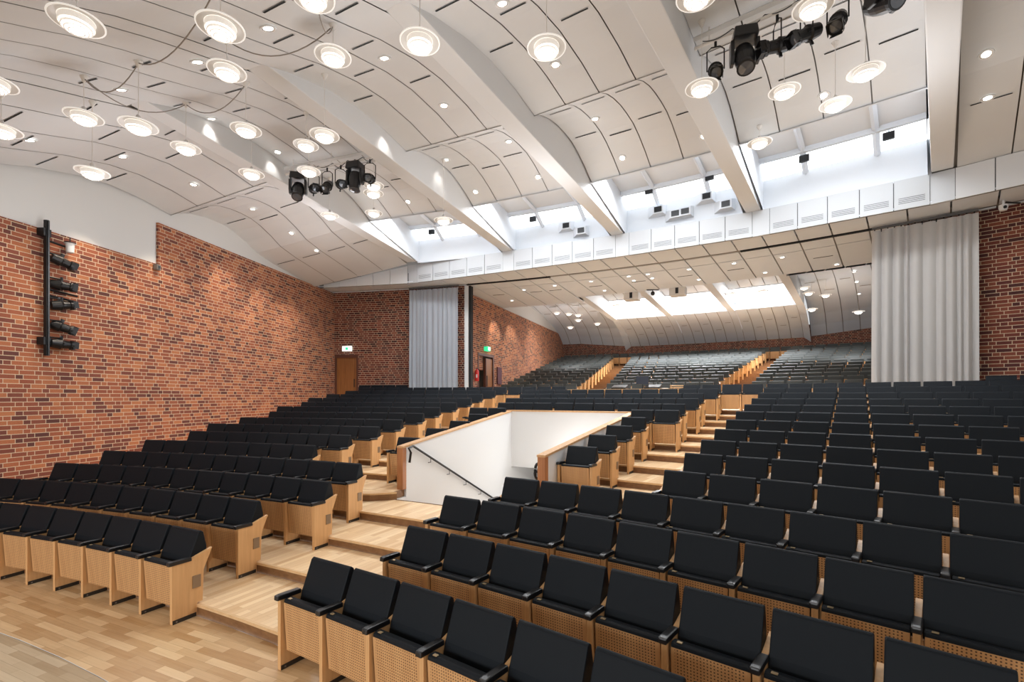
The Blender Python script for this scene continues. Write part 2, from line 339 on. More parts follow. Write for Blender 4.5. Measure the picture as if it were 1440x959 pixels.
# ---------- walls ----------
def wline(x0, y0, x1, y1, z0, z1, th, m, mbx, u0=0.):  # vertical slab, face on the line, thickness to the left (-) side
    d=Vector((x1-x0,y1-y0,0)); L=d.length; d.normalize(); n=Vector((-d.y,d.x,0))*th
    A,B=Vector((x0,y0,0)),Vector((x1,y1,0))
    def q(p,z): return Vector((p.x,p.y,z))
    mbx.face([q(A,z0),q(B,z0),q(B,z1),q(A,z1)], m, [(u0,z0),(u0+L,z0),(u0+L,z1),(u0,z1)])
    C_,D=B+n,A+n
    mbx.face([q(C_,z0),q(D,z0),q(D,z1),q(C_,z1)], m, [(0,z0),(L,z0),(L,z1),(0,z1)])
    mbx.face([q(A,z1),q(B,z1),q(C_,z1),q(D,z1)], m, [(u0,0),(u0+L,0),(u0+L,th),(u0,th)])
    mbx.face([q(B,z0),q(C_,z0),q(C_,z1),q(B,z1)], m, [(0,z0),(th,z0),(th,z1),(0,z1)])
    mbx.face([q(D,z0),q(A,z0),q(A,z1),q(D,z1)], m, [(0,z0),(th,z0),(th,z1),(0,z1)])
LX=lambda y: -11.06+.165*y
mb=MB(); wline(LX(3.),3.,LX(12.25),12.25,-.02,5.70,.25,'brick',mb,0); wline(LX(12.25),12.25,LX(20.95),20.95,-.02,6.77,.25,'brick',mb,9.375)
struct(mb.build('wall_left'))
mb=MB(); wline(LX(3.)-.06,3.,LX(12.25)-.06,12.25,5.70,8.2,.3,'cream',mb); wline(LX(12.25)-.06,12.25,LX(21)-.06,21.,6.77,8.2,.3,'cream',mb); struct(mb.build('wall_left_upper'))
def arcwall(mbx, R, th, a0, a1, z0, z1, m): mbx.sector(R, R+th, a0, a1, z0, z1, m, step=1.5, faces='tfbre')
mb=MB(); arcwall(mb,35.5,.8,8.3,8.5,0,6.8,'brick_shaded'); arcwall(mb,35.5,.8,8.5,10.22,4.12,6.8,'brick_shaded'); arcwall(mb,35.5,.8,10.22,18.0,0,6.8,'brick_shaded'); struct(mb.build('wall_back_left'))
mb=MB(); arcwall(mb,35.5,.8,40.6,60,0,6.8,'brick_shaded'); struct(mb.build('wall_back_right'))
mb=MB(); arcwall(mb,35.45,.12,18.02,18.28,1.93,6.78,'white'); arcwall(mb,35.5,.25,18.28,18.42,1.93,6.78,'black'); struct(mb.build('trim_1'))
RXL=lambda y: -9.88+.392*y
mb=MB(); wline(RXL(20.3),20.3,RXL(21.3),21.3,1.9,6.76,.25,'brick',mb); wline(RXL(21.3),21.3,RXL(22.95),22.95,4.30,6.76,.25,'brick',mb,1.07); wline(RXL(22.95),22.95,RXL(35.6),35.6,1.9,6.76,.25,'brick',mb,2.84)
struct(mb.build('wall_rear_left'))
mb=MB(); wline(RXL(20.3)-.05,20.3,RXL(36)-.05,36,6.76,8.3,.3,'cream',mb); struct(mb.build('wall_rear_left_upper'))
mb=MB(); mb.sector(51.75,52.2,17.5,62,1.9,6.5,'brick_shaded',step=2,faces='tfr'); struct(mb.build('wall_rear'))
mb=MB(); mb.sector(36.3,52.2,56.,56.3,1.9,8.5,'cream',faces='te'); struct(mb.build('wall_rear_right'))

# doors
def door(a0, a1, R, zb, zt):
    d=bpy.data.objects.new('door_1', None); C.objects.link(d); d.location=pol(R,(a0+a1)/2,zb); struct(d); off=Vector(d.location)
    m_=MB(); m_.sector(R+.03,R+.10,a0+.12,a1-.12,zb-off.z,zt-.12-off.z,'door',faces='tfre'); o=m_.build('door_leaf', d); o.location=(-off.x,-off.y,0)
    m_=MB()
    for p,q,b,t in ((a0,a0+.12,zb,zt),(a1-.12,a1,zb,zt),(a0,a1,zt-.12,zt)): m_.sector(R-.02,R+.12,p,q,b-off.z,t-off.z,'frame',faces='tfrbe')
    o=m_.build('door_frame', d); o.location=(-off.x,-off.y,0)
    m_=MB(); m_.tube([pol(R-.05,a1-.25,zb+.8-off.z)-Vector((off.x,off.y,0)), pol(R-.05,a1-.25,zb+1.15-off.z)-Vector((off.x,off.y,0))], .018,'blk'); m_.build('door_handle', o.parent)
door(8.5,10.22,35.5,1.93,4.12)
d=bpy.data.objects.new('door_2', None); C.objects.link(d); d.location=(RXL(22.1),22.1,1.93); struct(d); off=Vector(d.location)
m_=MB(); yy=lambda y,dx=0.: (RXL(y)+dx, y)
def slab(y0,y1,z0,z1,m,mbx,dx=0.,th=.06): wline(RXL(y0)+dx-off.x,y0-off.y,RXL(y1)+dx-off.x,y1-off.y,z0-off.z,z1-off.z,th,m,mbx)
slab(22.15,22.85,1.93,4.1,'door',m_,-.03); m_.build('door_leaf', d)
m_=MB(); slab(21.3,21.4,1.93,4.3,'frame',m_,.02,.12); slab(22.85,22.97,1.93,4.3,'frame',m_,.02,.12); slab(21.3,22.97,4.18,4.3,'frame',m_,.02,.12); slab(22.08,22.15,1.93,4.1,'frame',m_,.02,.12); m_.build('door_frame', d)
m_=MB(); slab(20.5,24,1.9,4.6,'grey',m_,-1.4); m_.box((RXL(23)-1.6-off.x,22.9-off.y,0),(RXL(23)-off.x-.1,23.0-off.y,2.6),'grey'); slab(21.4,22.08,3.55,4.18,'brick',m_,-.12); m_.build('corridor_wall', d)
m_=MB(); slab(22.2,22.24,2.8,3.3,'blk',m_,.03,.03); m_.build('door_handle', d)

# ---------- band below the skylights, soffit ----------
H0,H1=6.75,7.45
BP=[(-7.86,19.5),(-3.88,18.67),(-.13,16.88),(3.47,15.09),(6.84,13.17),(9.80,10.91),(12.3,8.3),(14.2,5.6)]
BA=[topol(*p)[1] for p in BP]
mbs=MB()
for k in range(len(BP)-1):
    A,B=Vector((*BP[k],0)),Vector((*BP[k+1],0)); L=(B-A).length; u=(B-A).normalized(); n=Vector((-u.y,u.x,0))
    band=thing('wall_band_panels', A, 'white panelled band under the ceiling, bay %s from the left'%ORD[k+1], 'wall panels'); del band['label']; del band['category']; band.name='trim_%d'%(k+2); struct(band)
    def bx(mbx, s0, s1, z0, z1, y0, y1, m, ztl=None):
        q=[u*s0+n*y0, u*s1+n*y0, u*s1+n*y1, u*s0+n*y1]
        mbx.hexa([Vector((p.x,p.y,z0)) for p in q],[Vector((p.x,p.y,z1)) for p in q],m)
    pil=.42; s=pil*.5; npan=5; w=(L-pil)/npan
    mm=MB(); bx(mm,0,L,H0+.01,H1-.01 if k else H1-.3,.03,.12,'slit'); 
    if k>0: bx(mm,-pil/2,pil/2,H0,H1,-.01,.1,'band')
    else: pass
    for j in range(npan):
        s0=s+w*j+.009; s1=s+w*(j+1)-.009
        if k==0:
            za=6.84+(H1-6.84)*max(0,(s0/L)); zb=6.84+(H1-6.84)*(s1/L)
            q=[u*s0, u*s1, u*s1+n*.03, u*s0+n*.03]; mm.hexa([Vector((p.x,p.y,H0)) for p in q],[Vector((p.x,p.y,z)) for p,z in zip(q,(za,zb,zb,za))],'ceil'); continue
        if k==5: bx(mm,s0,s1,H0,H1,0,.03,'ceil'); continue
        bx(mm,s0,s1,H0,H1,0,.03,'band')
    mm.build('band_panel', band)
    if 1<=k<=4:
        mv=MB()
        for j in range(npan):
            s0=s+w*j+.09; s1=s+w*(j+1)-.09
            for q in range(4): bx(mv,s0,s1,H0+.13+.04*q,H0+.142+.04*q,-.004,.002,'slit')
        mv.build('vent_slits', band)
mb=MB()
NS=38; da=1.31; ap=8.2
def band_R(a):   # radius of band line at angle a
    for k in range(len(BP)-1):
        if BA[k]-.01<=a<=BA[k+1]+.01 or (k==0 and a<BA[0]):
            A,B=Vector(BP[k]),Vector(BP[k+1]); d=Vector((math.sin(rad(a)),math.cos(rad(a)))); e=B-A; o=A-Vector((CX,CY))
            den=d.x*e.y-d.y*e.x; return (o.x*e.y-o.y*e.x)/den
    return 34.
a=8.0
while a<56:
    a2=a+da; g=.03
    for r0f,r1,m in ((None,35.22,'soffit'),(35.42,36.3,'soffit'),(36.36,39.3 if a>23 else 40.5,'soffit')):
        if r0f and r0f>36 and a<17.6-.5: continue
        rr0=r0f or band_R(min(a+g,55))+.03; rr1=r0f or band_R(min(a2-g,55))+.03
        b=[pol(rr0,a+g,6.79),pol(rr1,a2-g,6.79),pol(r1,a2-g,6.79),pol(r1,a+g,6.79)]
        mb.hexa(b,[p+Vector((0,0,.03)) for p in b],m)
    if int(a*10)%2==0 and a>17:
        mb.sector(37.5,37.53,a+.25,a2-.25,6.78,6.8,'black',faces='tfbre')
    a=a2
mb.sector(34.9,39.3,8.,56,6.83,6.9,'seam',faces='tfb'); mb.sector(39.3,40.5,17.4,23.7,6.83,6.9,'seam',faces='tfb')
struct(mb.build('ceiling'))
mb=MB(); mb.sector(35.25,35.36,18.3,23.9,6.76,6.80,'black',faces='tfbre'); mb.sector(35.25,35.36,34.3,40.,6.76,6.80,'black',faces='tfbre'); mb.sector(35.25,35.33,23.9,34.3,6.78,6.80,'seam',faces='tfbre'); struct(mb.build('trim_9'))
# ---------- front ceiling: curved panels between radial beams ----------
PROF=[(14,3.9),(16,4.5),(18,5.2),(19.5,5.75),(20.2,6.05),(20.9,6.38),(21.3,6.56),(21.64,6.72),(22.19,6.93),(22.54,7.05),(23.0,7.2),(23.6,7.41),(24.17,7.62),(25.04,7.85),(25.73,7.95),(26.57,7.95),(27.38,7.87)]
PROF2=[(27.4,7.90),(27.75,8.06),(28.11,8.17),(28.5,8.24),(28.9,8.27),(29.3,8.27),(29.7,8.20),(30.2,8.05),(30.7,7.85)]
PROF3=PROF2+[(31.5,7.72),(32.5,7.62),(33.5,7.52),(34.0,7.46)]
def low(R,a):
    if a>=15.6: return 0.
    return .72*(15.6-a)/7.1
def drop(R,z,a):
    if R<20: return z
    d=low(R,a); 
    if R<22: d*=(R-20)/2*.8
    return z-d
BEAM=[8.3,15.5,22.1,28.7,35.2,41.8,48.4,55.]
def strip(mbx, prof, a0, a1, m, lift=0., na=1):
    for (r0,z0),(r1,z1) in zip(prof, prof[1:]):
        for q in range(na):
            p=a0+(a1-a0)*q/na; t=a0+(a1-a0)*(q+1)/na
            mbx.face([pol(r0,p,drop(r0,z0,p)+lift),pol(r0,t,drop(r0,z0,t)+lift),pol(r1,t,drop(r1,z1,t)+lift),pol(r1,p,drop(r1,z1,p)+lift)], m)
def gapdeg(R,w): return math.degrees(w/R)
for k in range(7):
    b0,b1=BEAM[k],BEAM[k+1]; mb=MB(); h=.4; lo=b0+(h if k else -.2); hi=b1-h; n=4; w=(hi-lo)/n
    pb = PROF3 if k in (0,5,6) else PROF2
    for j in range(n):
        strip(mb, PROF, lo+w*j+.02, lo+w*(j+1)-.02, 'ceil'); strip(mb, pb, lo+w*j+.02, lo+w*(j+1)-.02, 'ceil')
        # slots
        for R in ((25.5,24.1,22.6) if j%2==0 else (24.8,23.2)) + ((27.8,29.2) if j%2==0 else (27.8,29.45,)) + ((31.6,) if k in (0,5) else ()):
            zz=None
            for (r0,z0),(r1,z1) in zip(PROF+pb, (PROF+pb)[1:]):
                if r0<=R<=r1: zz=z0+(z1-z0)*(R-r0)/(r1-r0); sl=(z1-z0)/(r1-r0)
            p,q=lo+w*j+w*.2, lo+w*(j+1)-w*.12; dz=-.012
            mb.face([pol(R,p,drop(R,zz,p)+dz),pol(R,q,drop(R,zz,q)+dz),pol(R+.03,q,drop(R,zz+sl*.03,q)+dz),pol(R+.03,p,drop(R,zz+sl*.03,p)+dz)],'black')
    strip(mb, PROF, lo-.45, hi+.45, 'seam', .05, 4); strip(mb, pb, lo-.1, hi+.1, 'seam', .05, 4)
    mb.face([pol(27.37,lo,drop(27.4,7.86,lo)-.005),pol(27.37,hi,drop(27.4,7.86,hi)-.005),pol(27.42,hi,drop(27.4,7.9,hi)+.03),pol(27.42,lo,drop(27.4,7.9,lo)+.03)],'seam')
    struct(mb.build('ceiling', merge=False))
for k in range(1,7):
    mb=MB(); a=BEAM[k]; d=Vector((math.cos(rad(a)),-math.sin(rad(a)),0)); 
    A,B=pol(22.6,a),pol(33.95 if k<6 else 34,a); hw=.19
    q=[A-d*hw,A+d*hw,B+d*hw,B-d*hw]; mb.hexa([Vector((p.x,p.y,7.45)) for p in q],[Vector((p.x,p.y,9.6)) for p in q],'beam')
    o=mb.build('trim_%d'%(9+k), bevel=.02); struct(o)
# panels strips between bays in front of the beams
mb=MB()
for k in range(1,7):
    strip(mb, [p for p in PROF if p[0]<=23.7], BEAM[k]-.37, BEAM[k]+.37, 'ceil')
struct(mb.build('ceiling', merge=False))
# ---------- skylights ----------
for k in range(1,5):
    b0,b1=BEAM[k]+.3,BEAM[k+1]-.3
    w=bpy.data.objects.new('window_%d'%k, None); C.objects.link(w); w.location=pol(32.3,(b0+b1)/2,7.9); struct(w); off=Vector(w.location)
    m_=MB()
    m_.face([pol(34.02,b0,7.42),pol(34.02,b1,7.42),pol(34.02,b1,8.35),pol(34.02,b0,8.35)],'bright')
    m_.face([pol(34.3,b0,7.42),pol(34.3,b1,7.42),pol(34.3,b1,8.35),pol(34.3,b0,8.35)],'bright')
    m_.face([pol(30.72,b0,7.83),pol(30.72,b1,7.83),pol(30.72,b1,9.6),pol(30.72,b0,9.6)],'bright')
    m_.face([pol(30.66,b0,7.83),pol(30.66,b1,7.83),pol(30.72,b1,7.83),pol(30.72,b0,7.83)],'bright')
    m_.face([pol(33.3,b0,8.56),pol(33.3,b1,8.56),pol(30.72,b1,8.7),pol(30.72,b0,8.7)],'beam'); m_.face([pol(33.3,b0,8.56),pol(33.3,b1,8.56),pol(33.3,b1,8.8),pol(33.3,b0,8.8)],'bright')
    for b in (b0+.12,b1-.12): m_.face([pol(30.7,b,7.83),pol(34.05,b,7.42),pol(34.05,b,8.4),pol(30.7,b,9.6)],'bright')
    o=m_.build('light_shaft', w, merge=False); o.location=-off
    m_=MB(); m_.face([pol(34.02,b0,8.26),pol(34.02,b1,8.26),pol(33.3,b1,8.6),pol(33.3,b0,8.6)],'pane'); o=m_.build('pane', w, merge=False); o.location=-off
    m_=MB()
    for f in (.3,.72):
        a=b0+(b1-b0)*f; m_.tube([pol(33.98,a,8.20),pol(33.3,a,8.50),pol(30.8,a,8.62)], .07,'bright',4)
    m_.sector(33.24,33.34,b0,b1,8.44,8.56,'bright',faces='tfbr'); o=m_.build('window_bar', w); o.location=-off
# ---------- rear ceiling ----------
RP_mid=[(39.3,7.35),(40.2,7.55),(41.5,7.66),(43,7.7),(44.6,7.6)]
RP_far=[(47,6.95),(48,6.83),(49,6.68),(50,6.45),(50.8,6.2),(51.3,5.98),(51.8,5.75)]
RP_side=[(39.6,6.8),(40.8,7.15),(42,7.45),(43.5,7.62),(45,7.62),(46.5,7.5),(48.5,7.25),(50,6.95),(51,6.55),(51.5,6.25),(51.9,6.0)]
RB=[23.8,27.65,31.55,35.4]
def sag(R,a):
    if R<48.5: return 0.
    d=(23.7-a) if a<24.5 else (a-35.5 if a>34.5 else -1)
    return 0. if d<0 else .30*max(0.,1-d/3.6)*(R-48.5)/3.3
def rstrip(mbx, prof, a0, a1, m, lift=0.):
    for (r0,z0),(r1,z1) in zip(prof, prof[1:]): mbx.face([pol(r0,a0,z0+lift-sag(r0,a0)),pol(r0,a1,z0+lift-sag(r0,a1)),pol(r1,a1,z1+lift-sag(r1,a1)),pol(r1,a0,z1+lift-sag(r1,a0))], m)
mb=MB()
def slats(lo, hi, n, profs):
    w=(hi-lo)/n
    for j in range(n):
        for pi,pr in enumerate(profs):
            rstrip(mb, pr, lo+w*j+.018, lo+w*(j+1)-.018, 'soffit')
            R=pr[len(pr)//2+(j%2)*1-1][0]+.2; zz=[z0+(z1-z0)*(R-r0)/(r1-r0) for (r0,z0),(r1,z1) in zip(pr,pr[1:]) if r0<=R<=r1]
            if zz: mb.face([pol(R,lo+w*j+.2,zz[0]-.015),pol(R,lo+w*(j+1)-.15,zz[0]-.015),pol(R+.035,lo+w*(j+1)-.15,zz[0]-.03),pol(R+.035,lo+w*j+.2,zz[0]-.03)],'seam')
    for pr in profs:
        for q in range(6): rstrip(mb, pr, lo+(hi-lo)*q/6, lo+(hi-lo)*(q+1)/6, 'seam', .06)
slats(17.5,23.6,7,[RP_side]); slats(35.6,56,24,[RP_side])
for k in range(3): slats(RB[k]+.2,RB[k+1]-.2,5,[RP_mid,RP_far])
for q in RB: rstrip(mb, RP_far, q-.2, q+.2, 'soffit')
mb.sector(39.28,39.32,23.8,35.4,6.8,7.4,'ceil',faces='fr')
for a in (23.6,35.6):
    for (r0,z0),(r1,z1) in zip(RP_side,RP_side[1:]): mb.face([pol(r0,a,z0-.02-sag(r0,a)),pol(r1,a,z1-.02-sag(r1,a)),pol(r1,a,8.6),pol(r0,a,8.6)],'beam')
struct(mb.build('ceiling', merge=False))
for k,a in enumerate(RB):
    m_=MB(); d=Vector((math.cos(rad(a)),-math.sin(rad(a)),0)); A,B=pol(39.35,a),pol(47.1,a); q=[A-d*.16,A+d*.16,B+d*.16,B-d*.16]
    m_.hexa([Vector((p.x,p.y,6.9)) for p in q],[Vector((p.x,p.y,8.6)) for p in q],'beam'); struct(m_.build('trim_%d'%(16+k)))
for k in range(3):
    b0,b1=RB[k]+.2,RB[k+1]-.2
    w=bpy.data.objects.new('window_%d'%(5+k), None); C.objects.link(w); w.location=pol(46,(b0+b1)/2,7.9); struct(w); off=Vector(w.location)
    m_=MB(); m_.face([pol(47.05,b0,6.93),pol(47.05,b1,6.93),pol(47.05,b1,7.35),pol(47.05,b0,7.35)],'bright')
    m_.face([pol(44.6,b0,7.55),pol(44.6,b1,7.55),pol(44.6,b1,8.6),pol(44.6,b0,8.6)],'bright')
    for b in (b0,b1): m_.face([pol(44.6,b,7.5),pol(47.05,b,6.9),pol(47.05,b,7.4),pol(44.6,b,8.6)],'bright')
    o=m_.build('light_shaft', w, merge=False); o.location=-off
    m_=MB(); m_.face([pol(47.05,b0,7.35),pol(47.05,b1,7.35),pol(44.6,b1,8.5),pol(44.6,b0,8.5)],'pane'); o=m_.build('pane', w, merge=False); o.location=-off
# roof slab that keeps the sky out above the panels
mb=MB(); mb.sector(14,30.6,5,56,9.65,9.7,'seam',faces='tb'); mb.sector(30.6,44.5,5,56,9.65,9.7,'seam',faces='tb'); mb.sector(44.5,53,15,56,9.65,9.7,'seam',faces='tb'); struct(mb.build('ceiling_roof'))

# ---------- chairs ----------
def side_panel_mesh():
    m_=MB(); pr=[(-.305,.002),(-.305,.60),(-.12,.612),(.105,.68),(.092,.655),(.012,.47),(0,.14),(-.055,.14),(-.055,.002)]
    m_.prism([(y+.15,z) for y,z in pr], -.019, .019, 'wood'); return m_.mesh('side_panel')
me_side=side_panel_mesh()
m_=MB(); m_.prism([(y+.15,z) for y,z in [(-.338,.596),(-.335,.636),(-.30,.640),(-.115,.634),(-.112,.594)]], -.028,.028,'rubber'); me_arm=m_.mesh('armrest', bevel=.010)
m_=MB(); m_.box((-.020,-.150,.0),(.020,.085,.042),'dark'); m_.box((-.0225,-.12,.012),(.0225,-.105,.027),'metal'); me_foot=m_.mesh('foot_bracket')
m_=MB(); m_.prism([(y+.15,z) for y,z in [(-.262,.165),(-.290,.575),(-.274,.575),(-.246,.165)]], -.236,.236,'perf'); me_pan=m_.mesh('seat_panel')
m_=MB(); m_.prism([(y+.15,z) for y,z in [(-.287,.572),(-.283,.598),(-.262,.607),(-.215,.602),(-.200,.58),(-.18,.22),(-.245,.20),(-.274,.56)]], -.238,.238,'fabric'); me_cus=m_.mesh('seat_cushion', bevel=.006)
m_=MB(); m_.box((-.205,-.122,.606),(-.17,-.098,.6105),'brass'); me_num=m_.mesh('number_plate')
m_=MB(); m_.prism([(y+.15,z) for y,z in [(-.135,.50),(-.105,.62),(-.012,.862),(.012,.878),(.036,.858),(.072,.69),(.040,.52),(-.06,.48)]], -.252,.252,'fabric'); me_back=m_.mesh('backrest', bevel=.009)
m_=MB(); m_.box((.0195,.045,.30),(.026,.128,.43),'bronze', Matrix.Rotation(rad(0),4,'Z')); me_plate=m_.mesh('bronze_plate')
m_=MB(); m_.box((.023,.07,.13),(.045,.16,.15),'metal'); me_plate_f=None
def chair_parts(root, end=False):
    h=P/2
    link('seat_panel', me_pan, root)
    c=link('seat_cushion', me_cus, root); link('number_plate', me_num, c)
    link('backrest', me_back, root)
    for x in ((-h, h) if end else (-h,)):
        s=link('side_panel', me_side, root); s.location.x=x; link('foot_bracket', me_foot, s); a=link('armrest', me_arm, root); a.location.x=x
    if end: p=link('aisle_plate', me_plate, root); p.location.x=h
proto=bpy.data.objects.new('auditorium_chair', None); C.objects.link(proto); chair_parts(proto)
proto_e=bpy.data.objects.new('auditorium_chair', None); C.objects.link(proto_e); chair_parts(proto_e, True)
remember(proto); remember(proto_e); used=[False, False]
def place(i, a, label, group, end=False):
    R=R1+S*(i-1); src=proto_e if end else proto
    if not used[end]: used[end]=True; o=src
    else: o=copy_tree(src)
    o.location=pol(R-.15,a,RISE[i]); o.rotation_euler=(0,0,-rad(a)); tag(o, label, 'chair', group); return o
def run(i, a0, n, labf, group, gaps=(), right_end=True):
    R=R1+S*(i-1); d=math.degrees(P/R); a=a0
    for k in range(n):
        place(i, a+d/2, labf(k, n), group, end=(right_end and k==n-1) or (k+1 in gaps)); a+=d
        if k+1 in gaps: a+=d*.12
rowname=lambda i: 'front' if i==1 else ORD[i]
def dist(k): return 'nearest' if k==0 else ORD[k+1]+' from'
L_START={1:(14.45,8),2:(11.42,10),3:(11.31,11),4:(11.2,11),5:(11.16,8),6:(11.7,8),7:(10.97,9),8:(11.31,9),9:(11.72,9),10:(10.9,10),11:(11.3,10),12:(10.66,11),13:(10.9,11),14:(11.3,11),15:(11.66,11)}
for i,(a0,n) in L_START.items():
    run(i, a0, n, lambda k,n,i=i: 'black folding seat %s the stepped aisle, %s row of the left block'%(dist(n-1-k), rowname(i)), 'seats of the left block')
run(16, 10.62, 4, lambda k,n: 'black folding seat %s the door, rearmost row by the left brick wall'%dist(k), 'seats along the left rear wall')
R_START={1:(30.54,7),2:(31.36,8),3:(30.76,9),4:(31.49,9)}
for i in range(5,16): R_START[i]=(35.75,{5:7,6:7,7:7,8:8,9:8,10:8,11:8,12:9,13:9,14:9,15:10}[i])
for i,(a0,n) in R_START.items():
    if i==15: a0=35.68
    run(i, a0, n, lambda k,n,i=i: 'black folding seat %s the left end, %s row of the right block'%(dist(k), rowname(i)), 'seats of the right block', right_end=False)
run(16, 43.0, 2, lambda k,n: 'black seat against the right brick wall beside the curtain, %s seat'%ORD[k+1], 'seats along the right rear wall', right_end=False)
for i,a0 in ((6,23.85),(7,24.0),(8,24.1),(9,24.1)):
    run(i, a0, 1, lambda k,n,i=i: 'lone black seat left of the white stairwell, %s from the front'%ORD[i-5], 'single seats left of the stairwell', right_end=False)
for i in range(6,10):
    run(i, 31.7, 1, lambda k,n,i=i: 'lone black seat right of the white stairwell, %s from the front'%ORD[i-5], 'single seats right of the stairwell')
run(10, 23.2, 2, lambda k,n: 'black seat behind the stairwell left corner, %s of a pair'%('left' if k==0 else 'right'), 'seat pair behind the left stairwell wall', right_end=False)
run(10, 31.55, 2, lambda k,n: 'black seat by the stairwell right rear corner, %s of a pair'%('left' if k==0 else 'right'), 'seat pair behind the right stairwell wall')
for i,(a0,n,g) in {11:(24.0,9,(3,6)),12:(23.7,10,()),13:(23.85,10,()),14:(23.5,11,())}.items():
    run(i, a0, n, lambda k,n,i=i: 'black folding seat %s the left end, %s row behind the stairwell'%(dist(k), ORD[i-10] if i>11 else 'first full'), 'seats of the middle block', g)
run(15, 21.85, 4, lambda k,n: 'black seat closing off the left aisle top, %s from the left'%ORD[k+1], 'seats across the left aisle')
run(15, 31.9, 4, lambda k,n: 'black seat right of the control desk across the aisle, %s from the left'%ORD[k+1], 'seats across the right aisle')
# rear hall: hundreds of small seats, one object
mb=MB(); mf=MB()
for j in range(1,15):
    R=RR[j]; z=RZ[j]; d=math.degrees(P/R); lt=(23.72-.056*(j-1)); 
    for a0,a1 in ((18.15+.055*(j-1),lt),(25.58-.1*(j-1),32.0+.1*(j-1)),(33.88+.049*(j-1),44)) if j<14 else ((18.9,44),):
        n=int((a1-a0)/d); sc=(a1-a0)/d/n if n else 1
        for k in range(n):
            a=a0+(k+.5)*d*sc; p=pol(R-.15,a,z); T=Matrix.Translation(p)@Matrix.Rotation(-rad(a),4,'Z')
            mb.prism([(y+.15,zz) for y,zz in [(-.11,.60),(-.035,.80),(-.008,.848),(.03,.868),(.08,.69),(-.03,.48)]], -.242,.242,'rearfab_lit',T)
            mb.prism([(y+.15,zz) for y,zz in [(-.29,.575),(-.285,.605),(-.20,.60),(-.2,.4)]], -.235,.235,'rearfab_lit',T)
            mb.box((-.235,-.14,.17),(.235,-.12,.575),'wood',T)
            for x in (-P/2,)+((P/2,) if k==n-1 else ()):
                mb.prism([(y+.15,zz) for y,zz in [(-.305,.0),(-.305,.60),(-.12,.612),(.105,.68),(0,.45),(0,.0)]], x-.02,x+.02,'wood',T)
                mb.box((x-.028,-.185,.6),(x+.028,.035,.64),'rubber',T)
o=mb.build('auditorium_chairs', merge=False); o['kind']='stuff'; tag(o,'hundreds of small dark seats rising in rows in the rear hall','chairs')

# ---------- control desk ----------
dk=thing('control_desk', pol(34.5,28.6,1.8), 'long light wood control desk behind the middle seats','desk'); off=Vector(dk.location)
def arcp(name, par, r0,r1,a0,a1,z0,z1,m,offv,**k):
    m_=MB(); m_.sector(r0,r1,a0,a1,z0,z1,m,faces='tfbre'); o=m_.build(name,par,**k); o.location=-offv; return o
arcp('desk_top', dk, 34.15,34.95,25.6,31.7,2.53,2.57,'deskw',off); arcp('front_panel', dk, 34.2,34.24,25.6,31.7,1.8,2.53,'deskw',off)
for a in (25.65,28.5,31.55): arcp('side_panel', dk, 34.24,34.9,a,a+.08,1.8,2.53,'deskw',off)
def faced(name, a, R, z, lab, cat, build, group=None):
    t=thing(name, pol(R,a,z), lab, cat, group, -rad(a)); build(t); return t
def b_mixer(t):
    m_=MB(); m_.prism([(-.12,0),(-.12,.05),(.2,.15),(.2,0)], -.24,.24,'blk'); m_.build('body', t, bevel=.006)
    m_=MB(); m_.box((-.2,-.17,.058),(.2,-.1,.066),'metal'); m_.build('fader_strip', t)
faced('mixing_console', 28.45, 34.5, 2.57, 'black console on the left half of the control desk','console', b_mixer)
faced('mixing_console', 30.25, 34.5, 2.57, 'black console on the right half of the control desk','console', b_mixer)
def b_mon(t):
    m_=MB(); m_.box((-.2,-.015,.16),(.2,.015,.42),'screen'); m_.build('screen', t, bevel=.005); m_=MB(); m_.tube([(0,.02,0),(0,.02,.2)],.015,'blk'); m_.box((-.1,-.06,0),(.1,.1,.012),'blk'); m_.build('stand', t)
faced('monitor', 29.6, 34.75, 2.57, 'dark flat monitor standing at the middle of the control desk','monitor', b_mon)
def b_lamp(t):
    m_=MB(); m_.tube([(0,0,0),(.01,0,.25),(.06,0,.33),(.12,0,.30)],.008,'blk',6); m_.build('arm', t); m_=MB(); m_.lathe([(.05,0),(.05,.015)],'blk'); m_.build('base', t); m_=MB(); m_.lathe([(.035,-.04),(.015,0)],'blk',Matrix.Translation((.12,0,.31))); m_.build('shade', t)
faced('desk_lamp', 30.15, 34.85, 2.57, 'small black gooseneck lamp on the control desk','lamp', b_lamp)
def b_paper(t):
    m_=MB(); m_.box((-.12,-.09,0),(.12,.09,.03),'white'); m_.build('stack', t)
faced('paper_stack', 30.75, 34.75, 2.57, 'white papers stacked near the right end of the control desk','paper', b_paper)
def b_woodchair(t):
    m_=MB(); m_.sector; 
    for z in (.70,.76):
        m_.tube([(.3*math.cos(x),.28*math.sin(x),z) for x in [k*math.pi/10 for k in range(0,11)]],.016,'deskw')
    m_.build('backrest', t, smooth=True)
    m_=MB(); m_.lathe([(.24,.42),(.25,.45)],'deskw'); m_.build('seat', t)
    for x,y in ((.2,.16),(-.2,.16),(.19,-.16),(-.19,-.16)):
        m_=MB(); m_.tube([(x*1.1,y*1.1,0),(x,y,.44 if y<0 else .72)],.016,'deskw'); m_.build('leg', t)
faced('wooden_chair', 31.3, 35.45, 1.93, 'round-backed bare wooden chair behind the control desk right end','chair', b_woodchair)

